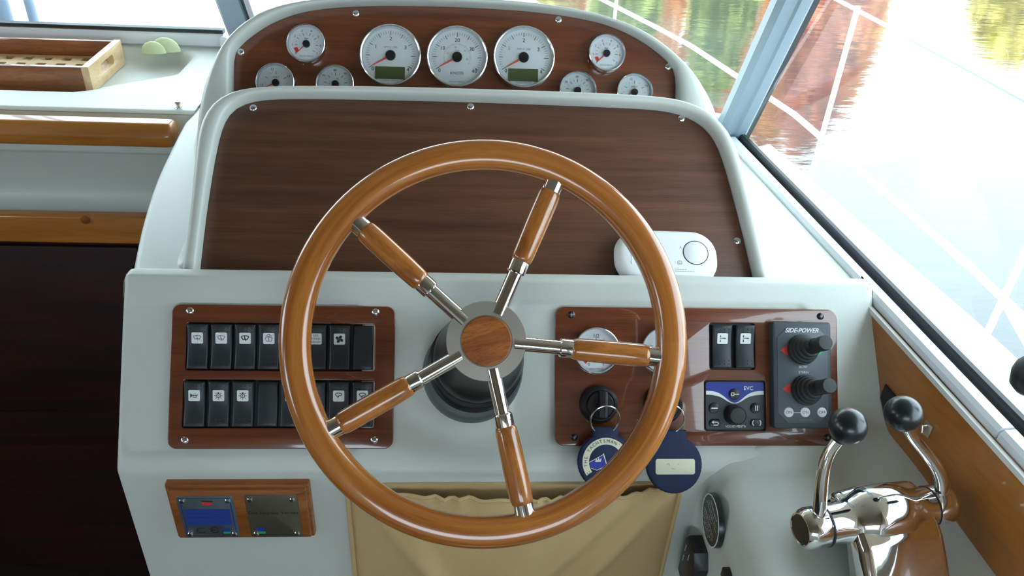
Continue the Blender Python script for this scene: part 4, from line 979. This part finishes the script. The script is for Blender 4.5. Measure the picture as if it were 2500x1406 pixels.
q = on(1795, 1400, Vector((0, 0, podz(.5) + .0)), UP)
obs = Vector((.3165, q.y + .0, podz(.5)))
one('pod_clip', solid([(-.006, -.006), (.006, -.006), (.006, .004), (.003, .006), (-.006, .006)], -.004, .004, .001), 'black', 'tiny black clip on the pod edge near the throttle', 'clip', basis(podface(1782, 1404) + Vector((-.004, 0, 0)), (0, -1, 0), (0, 0, 1), (-1, 0, 0)))

# throttle: chromed double housing with two ball-topped levers
pc = Vector((.414, .513, 0)); pc.z = podz(pc.y, pc.x) - .010
PR = Matrix.Translation(pc) @ Rz(math.radians(11))
t = thing('throttle_control', 'chromed twin-lever throttle with two black ball knobs', 'throttle', PR)
AXZ = .083; HWX = .060
BZ = AXZ - .010
brl = []
for k in range(57):
    u = -1 + 2 * k / 56; brl.append((.0200 + .0105 * math.exp(-(abs(u - .06) / .50) ** 3.2), u * HWX))
brl = [(0, -HWX)] + brl + [(0, HWX)]
bm_ = xf(lathe(brl, 64, 50), Matrix.Translation((0, 0, BZ)) @ Matrix.Rotation(PI / 2, 4, 'Y'))
obj('barrel', bm_, 'chrome', t)
us_ = [-.62, -.615, -.60, -.57, -.52] + [-.45 + .1 * k for k in range(13)] + [.80, .87, .91, .93, .935]
ins_ = [.012, .006, .0028, .0008, 0] + [0] * 13 + [0, .0008, .0028, .006, .012]
def hsec(i):
    e = ins_[i]; u = us_[i]; bow = .004 * (1 - ((u - .15) / .8) ** 2); up = .006 * math.exp(-((u - .06) / .45) ** 2)
    q = [(.058 - e, -.008), (.054 - e, .030), (.026 - e * .5, BZ + .014 + up - e), (-.004, BZ + .0165 + up * 1.3 - e), (-.034 + e, BZ - .002 + up - e), (-.066 + e - bow, .034 - e), (-.072 + e - bow, -.008)]
    return pathfillet(q, [.012, .012, .020, .022, .0045], 5)
secs = [hsec(i) for i in range(len(us_))]
hm = grid(len(us_), len(secs[0]), lambda i, j: (us_[i] * HWX, secs[i][j].x, secs[i][j].y), 50)
b = bmesh.new(); b.from_mesh(hm); bmesh.ops.holes_fill(b, edges=[e for e in b.edges if e.is_boundary]); b.to_mesh(hm); b.free(); fix(hm, 50)
hs = obj('housing', hm, 'chrome', t)
nm = obj('name_plate', box(-.030, .050, -.0772, -.0745, .004, .024, .0008), 'satin', t)
mk = obj('maker_lettering', join([xf(text('VOLVO', .0060), Tr(0, .0042, 0)), xf(text('PENTA', .0060), Tr(0, -.0028, 0))]), 'ink', nm); mk.matrix_local = Matrix.Translation((.010, -.0774, .0140)) @ Matrix.Rotation(PI / 2, 4, 'X')
def bez(p, n=18):
    o = []
    for i in range(n + 1):
        s = i / n; o.append(p[0] * (1 - s) ** 3 + p[1] * 3 * s * (1 - s) ** 2 + p[2] * 3 * s * s * (1 - s) + p[3] * s ** 3)
    return o
for sgn, kpx in ((-1, (2070, 1040)), (1, (2205, 1010))):
    piv = Vector((sgn * (HWX + .008), 0, AXZ - .010)); kz = 1.262
    kp = PR.inverted() @ on(*kpx, Vector((0, 0, kz)), UP)
    cap = [(.0195, -.008), (.0202, -.006), (.0202, .008), (.0185, .013), (.0160, .016), (.0150, .016), (.0142, .0152), (0, .0152)]
    lv = obj('lever', lathe(cap, 40), 'chrome', t); LM = Matrix.Translation(piv) @ Matrix.Rotation(sgn * PI / 2, 4, 'Y'); lv.matrix_local = LM
    inv = LM.inverted()
    p0 = piv + Vector((0, 0, .008)); p3 = kp; dn = (p3 - p0)
    arm = bez([p0, p0 + Vector((sgn * .004, .0, .045)), p3 + Vector((sgn * .020, .004, -.042)), p3 - dn.normalized() * .008])
    obj('lever_arm', xf(tube(arm, [.0066 - .0014 * k / 18 for k in range(19)], 20), inv), 'chrome', lv)
    obj('cap_insert', xf(lathe([(.0142, .0154), (.012, .0157), (0, .0157)], 32), Matrix.Identity(4)), 'gloss', lv)
    obj('seam', lathe([(.0198, -.0078), (.0206, -.0084), (.0206, -.0098), (.0180, -.0102)], 40), 'seal', lv)
    R = .0170; kn = lathe([(.006, -R * 1.02), (.0075, -R * .94)] + [(R * math.cos(math.radians(d)), R * math.sin(math.radians(d))) for d in range(-64, 90, 7)] + [(0, R)], 40, 60)
    T = Matrix.Translation(p3) @ (p3 - arm[-4]).to_track_quat('Z', 'Y').to_matrix().to_4x4()
    kb = obj('knob', xf(kn, inv @ T), 'gloss', lv)

# wooden board along the starboard side
bp0 = F.P(2125, 757); an = math.radians(9.5); bd = Vector((math.sin(an), -math.cos(an), 0))
pts = [(.0005, .0), (.95, .0), (.95, -.22), (.25, -.152), (.072, -.108)]
o = one('side_board', solid(pts, -.014, 0, .0012), 'board', 'varnished plywood side board between throttle and side window', 'board', basis(bp0, bd, (0, 0, 1), bd.cross(Vector((0, 0, 1)))))
Fb = Fr(bp0, bd, (0, 0, 1))
tri = [Fb.px(*q, .001) for q in ((2164, 938), (2192, 966), (2150, 1002), (2152, 966))]
tr_ = [Fb.px(*q, .001) for q in ((2162, 938), (2194, 975), (2176, 992), (2158, 1000), (2150, 970))]
one('felt_patch', solid([tuple(q) for q in tr_], .0002, .0022, .0005), 'rubber', 'black angular patch stuck on the wooden side board', 'patch', Fb.M)
q = Fb.px(2258, 1048, .004); t = thing('board_catch', 'small metal catch on the wooden side board behind the throttle', 'catch', Fb.sub(q.x, q.y, 0))
obj('plate', box(-.006, .006, -.008, .008, 0, .002, .0006), 'satin', t); obj('hook', tube([(-.002, .004, .001), (-.002, .004, .007), (.002, -.002, .008), (.003, -.005, .004)], .0013, 8), 'satin', t)
# black ball by the side window
q = on(2519, 916, Vector((.512, 0, 0)), nX)
t = thing('window_knob', 'black rubber ball on a short stem by the side window', 'knob', Matrix.Translation(q))
obj('ball', lathe([(0, -.020), (.008, -.018), (.014, -.012), (.0165, 0), (.0155, .008), (.011, .016), (.0075, .020), (.006, .023), (0, .024)], 32, 60), 'rubber', t)
obj('stem', tube([(0, 0, .020), (-.002, 0, .04), (.004, .0, .06), (.026, 0, .075)], .0035, 12), 'rubber', t)
obj('suction_cup', xf(lathe([(.004, 0), (.010, .004), (.018, .010), (.020, .012), (0, .0122)], 28), Matrix.Translation((.020, 0, .075)) @ Matrix.Rotation(PI / 2, 4, 'Y')), 'rubber', t)

# ================================================================== ALARM ON THE BLANK PANEL
c4 = [B.px(*p, .024) for p in ((1506, 556), (1748, 558), (1755, 688), (1508, 690))]
x0, x1, y0, y1 = c4[3].x, (c4[1].x + c4[2].x) / 2 + .002, (c4[2].y + c4[3].y) / 2, (c4[0].y + c4[1].y) / 2
cx, cy, hw, hh = (x0 + x1) / 2, (y0 + y1) / 2, (x1 - x0) / 2, (y1 - y0) / 2
t = thing('alarm_unit', 'white rounded carbon monoxide alarm resting on the blank panel', 'alarm', B.sub(cx, cy, .001, math.radians(-1)))
def rr_ring(d, z, r): return [(p[0], p[1], z) for p in rrect(-hw + d, -hh + d, hw - d, hh - d, r, 8)]
rings = [rr_ring(.006, 0, .026), rr_ring(.002, .004, .029), rr_ring(0, .010, .030), rr_ring(.0005, .0155, .030), rr_ring(.0025, .0195, .029), rr_ring(.006, .0225, .026), rr_ring(.010, .0236, .023), rr_ring(.016, .0240, .018)]
n = len(rings[0]); v = [p for r in rings for p in r]; f = [(k * n + i, k * n + (i + 1) % n, (k + 1) * n + (i + 1) % n, (k + 1) * n + i) for k in range(len(rings) - 1) for i in range(n)] + [tuple(range(n)), tuple(range((len(rings) - 1) * n, len(rings) * n))]
obj('case', mesh(v, f, 50), 'alarm', t)
def al(x, y): q = B.px(x, y, .025); return q.x - cx, q.y - cy
u = (B.px(1701, 615, .025) - B.px(1700, 615, .025)).length
bt = obj('test_button', lathe([(29 * u, .0236), (29 * u, .0244), (27.5 * u, .0248), (0, .0250)], 48), 'alarm', t); bt.location = (*al(1698, 616), 0)
obj('button_gap', lathe([(31 * u, .0240), (31 * u, .02425), (29 * u, .02425), (29 * u, .0240)], 48), 'ink', bt)
z = .02415
obj('printed_symbols', join([strokes([('p', [(-.3, .2), (.3, .2), (.3, -.2), (-.3, -.2)]), ('l', [(-.3, .5), (.3, .5)], .0005)], .001, z, 6 * u)]), 'inkg', t).location = (*al(1661, 604), 0)
obj('approval_mark', strokes([('l', arc(0, 0, 5.5 * u, 0, 360, 20)), ('l', arc(0, 0, 2.6 * u, 40, 320, 10))], .0005, z), 'inkg', t).location = (*al(1660, 641), 0)
sp = [('l', [(-20 * u + 6 * k * u, yy), (-20 * u + (6 * k + 5) * u, yy)], .0005) for yy, m_ in ((0, 5), (-5 * u, 8)) for k in range(m_)]
obj('small_print', strokes(sp, .0005, z), 'inkg', t).location = (*al(1668, 657), 0)
obj('embossed_line', box(-.0006, .0006, -.008, .008, .0235, .0244), 'alarm', t).location = (*al(1543, 630), 0)

# ================================================================== DASH: TRAY, RAIL, SMALL THINGS
zs = 1.2150
fr_, bk_ = deckpt(230, 227, zs), deckpt(300, 155, zs)
th_z = on(228, 166, Vector((0, fr_.y, 0)), Vector((0, 1, 0))).z; H = th_z - zs; D = bk_.y - fr_.y; LN = .46; T_ = .013
t = thing('wooden_tray', 'wooden serving tray with slotted floor and cut-out handle on the dash shelf', 'tray', Matrix.Translation((fr_.x, fr_.y, zs)) @ Rz(math.radians(.8)))
obj('side_panel', box(-LN, -T_, 0, .010, 0, H, .0006), 'traywood', t); obj('side_panel', box(-LN, -T_, D - .010, D, 0, H, .0006), 'traywood', t)
sl = [(.5 + .36 * math.cos(a) * 1, 0) for a in ()]
ends = plate([(0, 0), (D, 0), (D, H * 1.02), (0, H * 1.02)], [rrect(D * .30, H * .36, D * .70, H * .76, H * .18, 6)], -T_ / 2, T_ / 2, .0006)
for k, xx in ((0, -T_ / 2), (1, -LN + T_ / 2)):
    e = obj('end_panel', ends, 'paleend', t); e.matrix_local = basis((xx, 0, 0), (0, 1, 0), (0, 0, 1), (1, 0, 0))
hol = []
for i in range(11):
    for j in range(4):
        x_, y_ = -LN + .040 + i * .036, .030 + j * .036
        if y_ < D - .02: hol.append(rrect(x_ - .009, y_ - .009, x_ + .009, y_ + .009, .001, 1))
obj('slotted_floor', plate([(-LN + T_, .010), (-T_, .010), (-T_, D - .010), (-LN + T_, D - .010)], hol, .010, .016), 'paleend', t)
obj('tray_base', box(-LN + T_, -T_, .010, D - .010, .002, .004), 'traywood', t)

ry, rz_ = 1.247, 0
za, zb_ = on(0, 284, Vector((0, ry, 0)), Vector((0, 1, 0))).z, on(0, 341, Vector((0, ry, 0)), Vector((0, 1, 0))).z
zm, rh = (za + zb_) / 2, (za - zb_) / 2
xe = on(428, 325, Vector((0, ry, 0)), Vector((0, 1, 0))).x
t = thing('grab_rail', 'long varnished wooden grab rail along the front of the dash', 'grab rail', Matrix.Translation((0, ry, zm)))
sec = pathfillet([(-.0, -rh), (-.020, -rh), (-.024, 0), (-.016, rh), (.012, rh), (.016, 0), (.012, -rh), (0, -rh)], [.008, .010, .008, .006, .006, .005], 4)
xsr = [-1.88, xe - .012, xe - .005, xe - .0015, xe, xe]; scl = [1, 1, .97, .90, .78, 0.0]
obj('rail', grid(6, len(sec), lambda i, j: (xsr[i], sec[j].x * scl[i], sec[j].y * scl[i]), 45), 'oak', t)
for x_ in (-1.6, -1.05, xe - .06): obj('standoff', tube([(x_, .01, 0), (x_, .028, 0)], .010, 16), 'steel', t)

q = deckpt(437, 262, DZ); t = thing('snap_stud', 'small chrome snap stud on the dash corner', 'stud', Matrix.Translation(q))
obj('base', lathe([(.0085, 0), (.008, .0015), (.004, .003), (.0038, .006)], 24), 'steel', t); obj('cap', lathe([(.0038, .006), (.0062, .0072), (.0064, .0095), (.0050, .0112), (.003, .0115), (.003, .0095), (0, .0095)], 24), 'steel', t)
for (x_, r_, lab) in ((378, .022, 'pale green sponge half leaning on its twin, beside the windshield sill'), (403, .026, 'taller pale green sponge beside the windshield sill')):
    q = deckpt(x_, 127, DZ)
    s = one('sponge', lathe([(0, 0), (r_ * 1.08, 0), (r_ * 1.05, r_ * .25), (r_ * .9, r_ * .58), (r_ * .62, r_ * .85), (r_ * .3, r_ * .98), (0, r_)], 28, 60), 'lightgreen', lab, 'sponge', Matrix.Translation((q.x, q.y - (.004 if x_ < 390 else -.008), DZ)) @ Matrix.Diagonal((1, .42, 1, 1)), 'green sponges')
